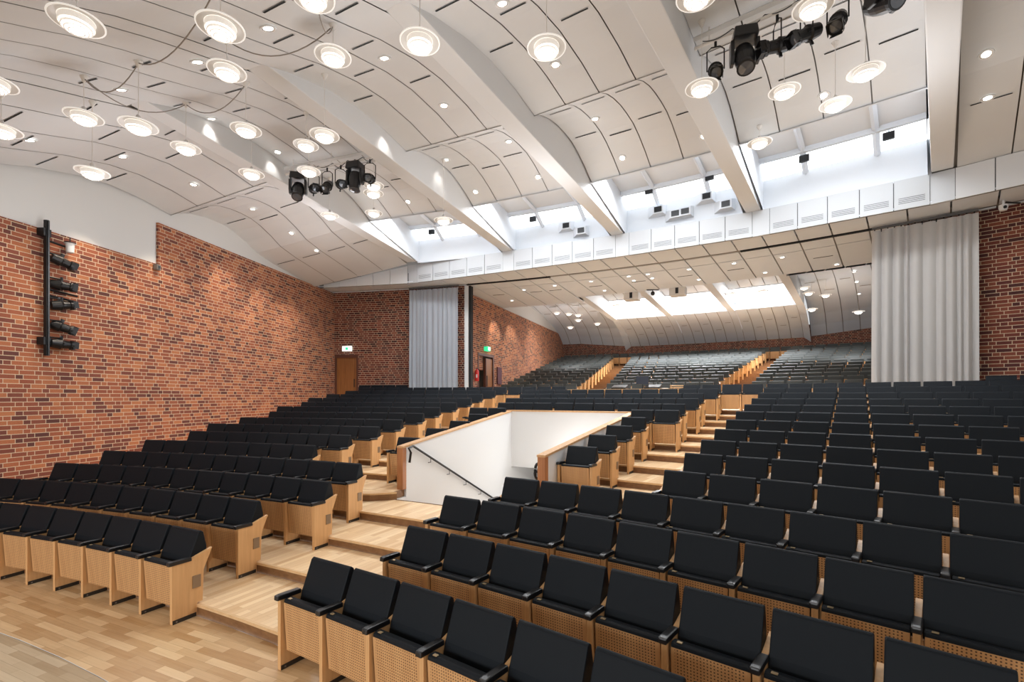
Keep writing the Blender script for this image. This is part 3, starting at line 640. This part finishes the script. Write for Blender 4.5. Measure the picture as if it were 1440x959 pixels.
# ---------- curtains ----------
def curtain(a0,a1,R,m,lab,seed):
    rnd=random.Random(seed); t=thing('curtain', pol(R,(a0+a1)/2,1.95), lab,'curtain'); off=Vector(t.location)
    N=260; amp=[]; ph=0; x=0; ys=[]
    for i in range(N+1):
        if i==0 or x>=w_: 
            w_=rnd.uniform(.10,.26); x=0; A_=rnd.uniform(.05,.13)
        ys.append(A_*math.sin(math.pi*x/w_)*(1 if True else 0)); x+=(rad(a1-a0)*R)/N
    m_=MB(); zs=[1.96,3.2,4.6,6.0,6.5,6.66]
    for z0,z1 in zip(zs,zs[1:]):
        for i in range(N):
            def q(i,z): 
                k=(.75+.35*(6.66-z)/4.7)*(1 if z<6.6 else .5); sp=1+.012*(6.66-z)/4.7; am=(a0+a1)/2
                return pol(R-ys[i]*k, am+(a0+(a1-a0)*i/N-am)*sp, z)-off
            m_.face([q(i,z0),q(i+1,z0),q(i+1,z1),q(i,z1)], m if z1<=6.5 else m)
    m_.build('drape', t, smooth=True)
    m_=MB(); m_.sector(R-.03,R+.03,a0,a1,6.70,6.76,'curtop',faces='tfbre'); o=m_.build('curtain_track', t); o.location=-off
    m_=MB()
    for k in range(int((a1-a0)/.22)):
        a=a0+.1+k*.22; m_.box((-.01,-.01,6.62-off.z),(.01,.01,6.71-off.z),'blk',Matrix.Translation(Vector((pol(R,a).x-off.x,pol(R,a).y-off.y,0))))
    m_.build('curtain_hook', t)
curtain(14.3,17.85,35.12,'curtain_l','blue-grey pleated curtain hanging against the left brick wall by the opening',3)
curtain(39.55,42.85,35.12,'curtain_r','wide light grey pleated curtain drawn beside the right brick wall',5)

# ---------- pendants ----------
def prof_z(R,a):
    L=PROF+PROF3
    for (r0,z0),(r1,z1) in zip(L,L[1:]):
        if r0<=R<=r1 and r1>r0: return drop(R,z0+(z1-z0)*(R-r0)/(r1-r0),a)
    return 7.5
def ring(mb_, ri, ro, z0, z1, m): mb_.lathe([(ri,z0),(ro,z0),(ro,z1),(ri,z1),(ri,z0)], m, close=False, n=32)
m_=MB(); m_.lathe([(.05,.055),(.12,.045),(.16,.030),(.224,.014),(.237,.014),(.237,.002),(.222,.002),(.18,.012),(.155,.02),(.12,.033),(.05,.04)],['disc','disc','disc','discc','discc','discc','disc','disc','discc','discc'],n=40,close=False); me_disc=m_.mesh('shade_disc',smooth=True)
m_=MB()
for r,z0,z1 in ((.150,-.040,.02),(.132,-.070,-.046),(.104,-.090,-.074),(.070,-.104,-.092)): ring(m_, r-.012, r, z0, z1, 'lring')
m_.lathe([(.140,-.042),(.119,-.060),(.091,-.081),(.057,-.098),(0,-.108)],'lamp',n=32,close=False); me_louv=m_.mesh('louvre')
m_=MB(); m_.lathe([(.0,.15),(.028,.145),(.03,.06),(.055,.05),(0,.045)],'cord',n=20,close=False); me_cup=m_.mesh('lamp_holder',smooth=True)
me_can=None
PEND=[(-4.47,4.92,6.16),(-3.12,5.13,6.26),(-6.6,6.1,6.3),(-7.45,6.99,6.2),(-3.82,6.42,6.67),(-6.29,7.04,6.42),(-5.27,6.76,6.13),(-6.9,7.88,6.0),(-5.85,8.6,6.77),(-4.42,7.96,6.74),(-5.35,9.85,6.89),(-4.05,9.42,7.25),(-3.13,8.0,6.67),(-4.34,10.24,7.13),(-2.41,6.45,6.89),(-1.1,5.72,6.54),(.42,5.83,6.55),(-2.24,5.39,6.8),(2.17,5.62,7.0),(3.83,6.1,7.26),(5.15,6.98,7.04),(2.84,7.17,6.93),(4.45,7.83,7.3),(5.43,8.05,7.22),(5.17,10.01,7.61),(-4.93,12.97,7.22),(-3.21,11.11,7.21),(-3.84,13.32,7.42),(-1.71,11.98,6.72),(-3.32,11.49,7.19)]
PL=['largest pendant lamp at the top left corner of the room','pendant lamp right of the largest top left one','pendant lamp half cut by the left edge, upper one','pendant lamp half cut by the left edge, lower one',
'pendant lamp hanging just below the second top left lamp','pendant lamp left of the long white cord lamp over the brick wall','pendant lamp on a long white cord over the left brick wall','lowest pendant lamp, hanging before the white upper left wall',
'pendant lamp in the middle of the left cluster above the curved panels','pendant lamp hanging before the first ceiling beam on the left','pendant lamp lying close under the first beam near the light bar','left lamp of the two overlapping pendants above the left light bar',
'right lamp of the two overlapping pendants above the left light bar','pendant lamp in front of the left end of the spotlight bar','pendant lamp at top centre left beside a ceiling downlight','pendant lamp hanging before the second beam at top centre','pendant lamp beside a bright starry downlight at top centre',
'pendant lamp cut by the top edge left of centre','pendant lamp cut by the top edge near the right beam','pendant lamp overlapping the right spotlight bar at the top','pendant lamp right of the right spotlight bar','pendant lamp hanging before the right beam under the spotlight bar',
'pendant lamp below the middle of the right spotlight bar','pendant lamp touching the edge of the rightmost skylight','small unlit-looking pendant lamp in the corner of the rightmost skylight','small pendant lamp hanging below the left spotlight bar','upper lamp of the stacked pair beside the left spotlight bar','small pendant lamp at the corner of the leftmost skylight','thin ringed pendant lamp hanging inside the leftmost skylight','lower lamp of the stacked pair beside the left spotlight bar']
for (x,y,z),lab in zip(PEND,PL):
    R,a=topol(x,y); zc=prof_z(R,a)-.01
    t=thing('pendant_lamp',(x,y,z),'white '+lab,'lamp','ringed pendant lamps of the front hall')
    link('shade_disc',me_disc,t); link('louvre',me_louv,t); link('lamp_holder',me_cup,t)
    L=max(.2,zc-z); m_=MB(); m_.tube([(0,0,.14),(0,0,L)],.005,'cord',6); m_.build('cord',t)
    m_=MB(); m_.lathe([(.012,L-.09),(.05,L-.01),(.055,L+.01)],'cord',n=16); m_.build('canopy',t)
# ceiling cables between canopies
def ctop(i): 
    x,y,z=PEND[i]; R,a=topol(x,y); return Vector((x,y,prof_z(R,a)-.03))
for n,(i,j,w) in enumerate(((6,1,'the long cord lamp and the second top left lamp'),(6,5,'the long cord lamp and its left neighbour'),(8,5,'the middle left cluster lamps'),(8,9,'the cluster lamp and the first beam lamp'),(4,14,'the top left lamps and the top centre lamp'),(14,17,'the two lamps left of top centre'))):
    A,B=ctop(i),ctop(j); pts=[A.lerp(B,t/12)-Vector((0,0,.30*4*(t/12)*(1-t/12)))-A for t in range(13)]
    m_=MB(); m_.tube(pts,.008,'cable',6); o=m_.build('ceiling_cable',smooth=True); o.location=A; tag(o,'thin grey cable sagging between '+w,'cable')
# rear hall pendants
REAR=[(2.6,27.81,7.2,'leftmost'),(3.27,27.55,7.1,'second from the left'),(3.78,27.36,7.0,'third from the left'),(3.9,28.2,6.85,'centre one in the left group'),(3.6,29.57,6.62,'lowest'),(5.16,28.95,6.75,'rightmost of the left group'),(5.6,25.6,7.2,'one against the left skylight'),
(10.5,22.9,7.25,'one by the middle rear beam'),(11.7,22.3,7.25,'one above the right rear skylight'),(13.2,21.65,7.25,'largest of the right group'),(13.4,21.65,7.0,'one under the largest right group lamp'),(14.11,21.56,6.89,'one right of the rear beam end'),(13.8,22.05,6.35,'lowest of the right group'),(15.4,21.3,6.1,'rightmost, near the curtain')]
for x,y,z,w in REAR:
    t=thing('pendant_lamp',(x,y,z),'tiny glowing rear hall pendant lamp, '+w,'lamp','pendant lamps of the rear hall')
    link('shade_disc',me_disc,t); link('louvre',me_louv,t); m_=MB(); m_.tube([(0,0,.04),(0,0,7.6-z)],.005,'cord',4); m_.build('cord',t)
# ---------- downlights ----------
m_=MB(); m_.lathe([(.060,-.003),(.078,-.010),(.098,-.012),(.104,.004)],['can','white','white'],n=24,close=False); me_ring=m_.mesh('trim_ring',smooth=False)
m_=MB(); m_.lathe([(.0,-.006),(.062,-.004)],'lamp',n=20,close=False); me_glow=m_.mesh('bulb')
DOWN=[(22.89,25.0),(23.08,16.7),(22.97,21.2),(23.29,10.9),(24.94,10.9),(26.61,11.1),(24.9,16.2),(26.54,16.4),(28.85,10.7),(30.31,11.1),(31.41,11.4),(24.63,26.1),(26.38,26.0),(28.6,26.6),(28.73,23.0),(30.23,23.1),(30.17,26.7),(30.17,19.0),(24.6,31.2),(26.36,31.1),(30.21,30.9),(28.7,30.7),(30.24,34.4),(30.16,38.6),(30.43,42.8),(31.53,42.9)]
bayn=['left wall bay','first beam bay','second beam bay','third beam bay','fourth beam bay','rightmost bay']
cnt={}
for R,a in DOWN:
    k=max(q for q in range(6) if BEAM[q]<=a+.1); cnt[k]=cnt.get(k,0)+1
    z=prof_z(R,a); z2=prof_z(R+.1,a); sl=math.atan2(z2-z,.1)
    t=thing('downlight',pol(R,a,z-.012),'round recessed ceiling downlight number %s listed in the %s'%(ORD[cnt[k]],bayn[k]),'downlight','recessed downlights of the front ceiling',-rad(a))
    t['label']='round recessed downlight, %s back from the stage in the %s of the ceiling'%(ORD[cnt[k]],bayn[k])
    t.rotation_euler=(Matrix.Rotation(-rad(a),3,'Z')@Matrix.Rotation(sl,3,'X')).to_euler()
    link('trim_ring',me_ring,t); link('bulb',me_glow,t)
n=0
for R,a in [(36.63,25.78),(38.43,25.86),(36.52,28.1),(37.26,28.12),(36.55,29.19),(37.21,29.2),(36.6,31.42),(38.33,31.45),(36.62,33.67),(38.55,34.76),(36.75,35.86),(38.79,37.91),(38.85,19.36),(36.96,21.23),(36.71,23.42)]:
    n+=1; t=thing('downlight',pol(R,a,6.775),'small flat downlight in the beige soffit above the opening, at %d degrees'%int(a),'downlight','downlights of the soffit'); link('trim_ring',me_ring,t); link('bulb',me_glow,t)
    t['label']='small downlight in the beige soffit over the opening'
for k,(z,R) in enumerate(((7.56,44.),(7.5,46.),(7.3,48.))):
    t=thing('downlight',pol(R,38.25,z),'rear hall downlight left of the curtain, %s of three'%('top','middle','bottom')[k] if False else 'rear hall downlight left of the wide curtain, %s of three'%['top','middle','bottom'][k],'downlight'); link('trim_ring',me_ring,t); link('bulb',me_glow,t)

# ---------- stage lights ----------
def spot_mesh(t, tilt, long=.38, yaw=0., hang=.42):
    T=Matrix.Translation((0,0,-hang))@Matrix.Rotation(yaw,4,'Z')@Matrix.Rotation(tilt,4,'X')
    m_=MB(); m_.lathe([(.03,-long*.5),(.085,-long*.48),(.10,-long*.2),(.11,-.02),(.088,.0),(.08,long*.33),(.10,long*.37),(.10,long*.5)],'blk',T,n=16); m_.box((-.09,-.02,-.05),(.09,.02,.05),'blk',T); m_.box((-.012,-.16,-.04),(.012,-.07,.0),'blk2',T); m_.build('body',t)
    m_=MB(); m_.lathe([(.0,long*.502),(.07,long*.505),(.0,long*.53)],'lens',T,n=16,close=False); m_.build('lens',t)
    m_=MB()
    for q in range(4):
        T2=T@Matrix.Rotation(q*math.pi/2,4,'Z'); m_.box((-.07,.085,long*.45),(.07,.09,long*.5+.07),'blk',T2)
    m_.build('shutter',t)
    T3=Matrix.Rotation(yaw,4,'Z'); m_=MB(); m_.tube([T3@Vector(p) for p in ((-.12,0,-hang),(-.12,0,-.12),(-.06,0,-.07),(.06,0,-.07),(.12,0,-.12),(.12,0,-hang))],.010,'blk',6); m_.tube([(0,0,-.07),(0,0,.05)],.02,'blk',6); m_.build('yoke',t)
def mover_mesh(t, tilt, yaw=0.):
    Y=Matrix.Rotation(yaw,4,'Z')
    m_=MB(); m_.hexa([Y@Vector(p) for p in ((-.17,-.15,-.16),(.17,-.15,-.16),(.17,.15,-.16),(-.17,.15,-.16))],[Y@Vector(p) for p in ((-.15,-.13,0),(.15,-.13,0),(.15,.13,0),(-.15,.13,0))],'blk2'); m_.build('base',t,bevel=.02)
    m_=MB()
    for sx in (-1,1): m_.prism([(-.07,-.16),(.07,-.16),(.09,-.40),(.05,-.50),(-.05,-.50),(-.09,-.40)], sx*.17-.025, sx*.17+.025,'blk2',Y)
    m_.build('yoke',t,bevel=.012)
    T=Matrix.Translation((0,0,-.41))@Y@Matrix.Rotation(tilt,4,'X')
    m_=MB(); m_.lathe([(.04,-.20),(.12,-.18),(.14,-.08),(.14,.02),(.12,.16),(.125,.22)],'blk2',T,n=20); m_.build('head',t,smooth=False)
    m_=MB(); m_.lathe([(0,.225),(.1,.225),(0,.25)],'lens',T,n=20,close=False); m_.build('lens',t)
    m_=MB(); m_.tube([(0,0,0),(0,0,.07)],.03,'blk',8); m_.build('clamp',t)
BZ1,BZ2=7.60,7.68
for nm,a0,a1,z,lab in (('light_bar',16.2,21.7,BZ1,'white lighting bar hung across the left bay carrying black spotlights'),('light_bar',35.7,41.4,BZ2,'white lighting bar hung across the right bay carrying black spotlights')):
    t=thing(nm,pol(26.9,(a0+a1)/2,z),lab,'lighting bar'); off=Vector(t.location)
    m_=MB(); m_.tube([pol(26.9,a0,z)-off,pol(26.9,a1,z)-off],.025,'cord'); m_.build('pipe',t)
    m_=MB(); m_.tube([pol(26.86,a0,z+.12)-off,pol(26.86,a1,z+.12)-off],.04,'beam',4); m_.build('cable_tray',t)
    for f in (.08,.5,.92):
        a=a0+(a1-a0)*f; m_=MB(); m_.tube([pol(26.9,a,z)-off,pol(26.9,a,8.0)-off],.012,'cord',6); m_.build('hanger',t)
    for q in range(6):
        a=a0+(a1-a0)*(q+.3)/6.3; m_=MB(); m_.tube([pol(26.88-.05*math.sin(x*3),a+(a1-a0)/6.3*x,z+.05-.14*math.sin(math.pi*x)*(1 if q%2 else .6))-off for x in [v/8 for v in range(9)]],.007,'blk',5); m_.build('cable',t)
away=math.pi
for a,kind,tilt,yaw,lab in ((16.95,'m',2.6,.5,'moving head light at the left end of the left lighting bar'),(17.9,'s',1.8,.9,'spotlight beside the left moving head, left bar'),(18.7,'s',2.3,.3,'spotlight second right of the left moving head, left bar'),(19.5,'s',1.9,.9,'spotlight at the middle of the left lighting bar'),(20.35,'m',3.0,.1,'moving head light near the right end of the left lighting bar'),(21.2,'s',1.9,.4,'small spotlight at the right end of the left lighting bar'),
    (36.35,'s',2.3,.3,'round spotlight at the left end of the right lighting bar'),(37.2,'m',2.7,.4,'large moving head light on the right lighting bar, left one'),(38.1,'s',1.75,-1.0,'long profile spotlight right of the moving head, right bar'),(38.85,'s',2.0,-.8,'black spotlight behind the pendant lamp, right bar'),(39.6,'s',2.4,-.1,'square-shuttered spotlight near the right end of the right bar'),(40.6,'m',2.1,.9,'big moving head light cut by the top edge, right bar')):
    z=(BZ1 if a<30 else BZ2)-.03
    t=thing('moving_head_light' if kind=='m' else 'spotlight',pol(26.9,a,z),'black '+lab,'stage light','black stage lights on the bars',-rad(a))
    (mover_mesh if kind=='m' else spot_mesh)(t,tilt,yaw=yaw)
# wall column with spotlights
y0=9.63; wx=LX(y0)
t=thing('light_column',(wx+.12,y0,3.14),'tall black vertical pole with brackets on the left brick wall','lighting pole')
m_=MB(); m_.box((-.03,-.035,0),(.03,.035,2.72),'blk'); m_.box((.03,-.015,0),(.045,.015,2.72),'blk2'); m_.build('pole',t)
for z in (.22,2.40): m_=MB(); m_.box((-.12,-.08,z),(.02,.08,z+.15),'blk'); m_.build('bracket',t)
for z,L in ((1.34,.62),(1.22,.56),(2.32,.42)):
    m_=MB(); m_.tube([(0,0,z),(.05,L,z-.02)],.022,'blk',6); m_.build('arm',t)
for n,(z,tl,lab) in enumerate(((5.12,1.35,'topmost'),(4.63,1.0,'second from top'),(4.22,1.15,'third from top'),(3.77,1.3,'fourth from top'),(3.42,1.2,'lowest'))):
    t=thing('spotlight',(wx+.18,y0+.26,z+.1),'black spotlight clamped to the wall pole, '+lab,'stage light','black spotlights on the wall pole')
    spot_mesh(t,-1.9+.25*(n%3),.36,yaw=-.5-.3*(n%2),hang=.12)
    m_=MB(); m_.tube([(-.05,-.22,0),(0,0,0)],.016,'blk',6); m_.build('clamp',t)
t=thing('floodlight',(wx+.22,y0+.40,5.55),'small white lantern lamp hanging from the top arm of the wall pole','lamp')
m_=MB(); m_.lathe([(.0,-.22),(.065,-.22),(.075,-.05),(.10,-.03),(.10,-.01),(0,.0)],['white','white','white','blk','blk'],n=16,close=False); m_.build('body',t); m_=MB(); m_.tube([(0,0,0),(0,0,.1)],.01,'blk',6); m_.build('hook',t)
# small fittings
def smallbox(name,loc,size,rz,m,lab,cat,parts=()):
    t=thing(name,loc,lab,cat,None,rz); m_=MB(); x,y,z=[s/2 for s in size]; m_.box((-x,-y,-z),(x,y,z),m); m_.build('housing',t,bevel=min(size)*.08)
    for nm,lo,hi,mm in parts: m_=MB(); m_.box(lo,hi,mm); m_.build(nm,t)
    return t
smallbox('wall_sensor',(LX(12.15)+.06,12.15,5.6),(.1,.14,.14),0,'metal','small grey sensor box at the foot of the white wall step','sensor',(('lens',(.04,-.03,-.03),(.07,.03,.03),'lens'),))
smallbox('exit_sign',pol(35.44,9.45,4.38),(.42,.06,.2),-rad(9.4),'exitw','white glowing exit sign above the left wooden door','sign',(('symbol',(-.06,-.034,-.06),(.06,-.028,.06),'green'),))
smallbox('exit_sign',(RXL(22.05)+.10,22.05,4.52),(.2,.34,.2),-rad(21.4),'green','green and white exit sign above the rear hall door','sign',(('symbol',(.095,-.1,-.07),(.105,.1,.07),'exitw'),))
smallbox('wall_switch',pol(35.46,10.5,2.62),(.14,.05,.2),-rad(10.5),'blk','small black reader with white light beside the left door','switch',(('status_light',(-.04,-.03,.02),(.04,-.026,.08),'exitw'),))
smallbox('wall_panel',(RXL(23.5)+.05,23.5,3.35),(.05,.5,.82),-rad(21.4),'purple','dark purple panel on the brick wall right of the rear door','panel')
def exting(loc,lab,rz=0):
    t=thing('fire_extinguisher',loc,lab,'fire extinguisher',None,rz); m_=MB(); m_.lathe([(.0,0),(.085,.01),(.09,.05),(.09,.42),(.05,.50),(.025,.52),(.025,.56),(0,.56)],'red',n=16,close=False); m_.build('cylinder',t,smooth=True)
    m_=MB(); m_.box((-.02,-.07,.55),(.02,.07,.60),'blk'); m_.build('handle',t); m_=MB(); m_.tube([(0,.05,.56),(.1,.08,.5),(.11,.06,.25),(.1,.04,.12)],.012,'blk',6); m_.build('hose',t)
    m_=MB(); m_.box((-.03,-.092,.15),(.03,-.088,.3),'white'); m_.build('instruction_label',t); return t
exting((RXL(20.95)+.13,20.95,3.0),'red fire extinguisher on the wall left of the rear door'); exting(pol(37.2,40.05,3.0),'red fire extinguisher showing at the left edge of the wide curtain')
t=thing('security_camera',pol(34.95,43.5,6.74),'small white dome camera under the soffit above the right brick wall','camera'); m_=MB(); m_.lathe([(0,-.2),(.06,-.19),(.08,-.13),(.08,-.06),(0,-.05)],'white',n=16,close=False); m_.build('body',t); m_=MB(); m_.tube([(0,0,.04),(0,0,-.08)],.02,'white',8); m_.tube([(.06,0,0),(.35,-.03,-.03)],.02,'blk',6); m_.build('mount',t); m_=MB(); m_.lathe([(0,-.03),(.035,-.02),(.035,0)],'blk',Matrix.Translation((-.03,-.06,-.13))@Matrix.Rotation(-1.57,4,'X'),n=12); m_.build('lens',t)
for a,w in ((27.2,'left'),(29.95,'right')):
    smallbox('projector_box',pol(39.55,a,6.66),(.62,.5,.36),-rad(a),'box','beige projector box with a black window under the rear soffit edge, %s one'%w,'projector',(('window',(-.06,-.256,-.11),(.06,-.25,.13),'blk'),))
t=thing('ceiling_camera',pol(39.2,28.57,6.78),'black ball camera hanging between the two beige projector boxes','camera'); m_=MB(); m_.lathe([(0,-.24),(.06,-.22),(.085,-.15),(.06,-.08),(0,-.06)],'blk',n=16,close=False); m_.build('ball',t,smooth=True); m_=MB(); m_.tube([(0,0,0),(0,0,-.1)],.02,'blk'); m_.tube([(-.25,0,-.01),(.25,0,-.01)],.02,'blk'); m_.build('mount',t)
# spotlights in the skylights
SK=[(23.86,8.35,33.6,0,'in the second skylight, upper small one'),(25.77,8.02,33.9,1,'in the second skylight, in a white housing'),(26.65,7.78,33.9,1,'in the second skylight, lowest one'),(30.84,8.0,33.9,1,'in the third skylight, left in a white housing'),(31.7,7.78,33.9,1,'in the third skylight, left of the low pair'),(32.18,7.79,33.9,1,'in the third skylight, right of the low pair'),(33.19,8.1,33.9,1,'in the third skylight, upper right in a housing'),(34.06,7.76,33.9,1,'in the third skylight, far right low one'),(17.26,8.35,33.5,0,'in the leftmost skylight'),(30.59,8.42,33.3,0,'in the third skylight, hanging upper left'),(33.49,8.42,33.3,0,'in the third skylight, hanging upper right'),(37.34,8.33,33.4,0,'in the rightmost skylight, left one'),(40.22,8.33,33.4,0,'in the rightmost skylight, right one')]
for a,z,R,h,w in SK:
    t=thing('skylight_spotlight',pol(R,a,z),'small square black spotlight '+w,'spotlight','small spotlights in the skylights',-rad(a))
    m_=MB(); m_.box((-.11,-.05-.12*h,-.08),(.11,.03-.12*h,.08),'blk'); m_.build('lamp_body',t)
    if h:
        m_=MB(); m_.hexa([Vector(p) for p in ((-.15,-.15,-.12),(.15,-.15,-.12),(.22,.14,-.15),(-.40,.14,-.15))],[Vector(p) for p in ((-.15,-.15,.12),(.15,-.15,.12),(.22,.14,.2),(-.40,.14,.2))],'bright'); m_.build('housing',t)
    else: m_=MB(); m_.tube([(0,0,.05),(0,0,.38)],.018,'bright',6); m_.build('post',t)
for (x,y,z,w) in ((.35,8.9,7.75,'third beam bay'),(2.62,10.0,8.25,'fourth bay')): pass

# ---------- lights ----------
def area(name, loc, target, sx, sy, pw, col=(1,1,1), spread=math.pi):
    l=bpy.data.lights.new(name,'AREA'); l.shape='RECTANGLE'; l.size=sx; l.size_y=sy; l.energy=pw; l.color=col; l.spread=spread
    o=bpy.data.objects.new(name,l); C.objects.link(o); o.location=loc; o.rotation_euler=(Vector(target)-Vector(loc)).to_track_quat('-Z','Y').to_euler(); return o
area('front_fill',(-9,-7,5.2),(0,12,1.5),9,4,1250,(.97,.985,1))  # added fill lamp behind the camera, not a stage fixture
for k in range(1,5):
    a=(BEAM[k]+BEAM[k+1])/2; area('skylight_light',pol(31.7,a,8.42),pol(30.2,a,1.5),2.9,1.1,235,(.93,.965,1.))
for k in range(3):
    a=(RB[k]+RB[k+1])/2; area('rear_skylight_light',pol(46.2,a,7.55),pol(43.5,a,1.5),2.6,.6,420,(.95,.975,1.))
def spot(loc, target, pw, ang, col=(1,.86,.68), blend=.6):
    l=bpy.data.lights.new('wall_washer','SPOT'); l.energy=pw; l.spot_size=rad(ang); l.spot_blend=blend; l.color=col; l.shadow_soft_size=.06
    o=bpy.data.objects.new('wall_washer',l); C.objects.link(o); o.location=loc; o.rotation_euler=(Vector(target)-Vector(loc)).to_track_quat('-Z','Y').to_euler()
for (R,a),y in zip(((23.29,10.9),(24.94,10.9),(26.61,11.1),(28.85,10.7),(30.31,11.1),(31.41,11.4)),(8.9,10.8,12.6,14.8,16.6,18.4)):
    spot(pol(R,a,prof_z(R,a)-.1),(LX(y),y,2.7),120 if y<10 else 300,58)
spot(pol(38.85,19.36,6.7),(RXL(23.2),23.2,4.6),230,60); spot(pol(41,20,6.9),(RXL(25.2),25.2,4.6),230,60); spot(pol(44,20.5,7.2),(RXL(28.5),28.5,4.6),200,60)
for (R,a) in ((30.17,19.0),(28.73,23.0),(26.5,23.1),(24.9,16.2),(26.54,16.4),(24.5,36.0)):
    b=min(BEAM[1:7], key=lambda q: abs(q-a)); spot(pol(R,a,prof_z(R,a)-.06), pol(R+.2,b,7.0), 14, 70, (1,.95,.88))
for (x,y,z) in []:
    l=bpy.data.lights.new('pendant_bulb','POINT'); l.energy=9; l.color=(1,.93,.82); l.shadow_soft_size=.12; o=bpy.data.objects.new('pendant_bulb',l); C.objects.link(o); o.location=(x,y,z-.16)
for p in (pol(37.3,24,3.4),pol(37.3,29,3.6),pol(37.3,35,3.4),pol(24,15,4.6),pol(24,30,4.6),pol(29,15,5.8),pol(29,28,6),pol(29,40,6),pol(45,21,4.8),pol(45,30,4.8),pol(45,38,4.8)):
    l=bpy.data.lights.new('hall_fill','POINT'); l.energy=45 if abs(topol(*p[:2])[0]-37.3)<.1 else 130; l.color=(.98,.985,1); l.shadow_soft_size=1.; o=bpy.data.objects.new('hall_fill',l); C.objects.link(o); o.location=p  # added unseen fill points that brighten hall and ceiling, no fixtures
l=bpy.data.lights.new('stair_fill','POINT'); l.energy=60; l.color=(1,.97,.93); l.shadow_soft_size=.3; o=bpy.data.objects.new('stair_fill',l); C.objects.link(o); o.location=pol(29.2,29.5,.6)  # added fill point that brightens the stairwell, no fixture there
W=bpy.data.worlds.new('world'); bpy.context.scene.world=W; W.use_nodes=True
bg=W.node_tree.nodes['Background']; bg.inputs[0].default_value=(.97,.985,1,1); bg.inputs[1].default_value=.7
sc=bpy.context.scene
sc.view_settings.view_transform='Standard'; sc.view_settings.exposure=0.; sc.view_settings.look='None'
sc.cycles.max_bounces=7; sc.cycles.diffuse_bounces=5; sc.cycles.glossy_bounces=2; sc.cycles.transmission_bounces=2; sc.cycles.sample_clamp_indirect=4.; sc.cycles.use_denoising=True
sc.cycles.caustics_reflective=False; sc.cycles.caustics_refractive=False
bpy.context.view_layer.update()
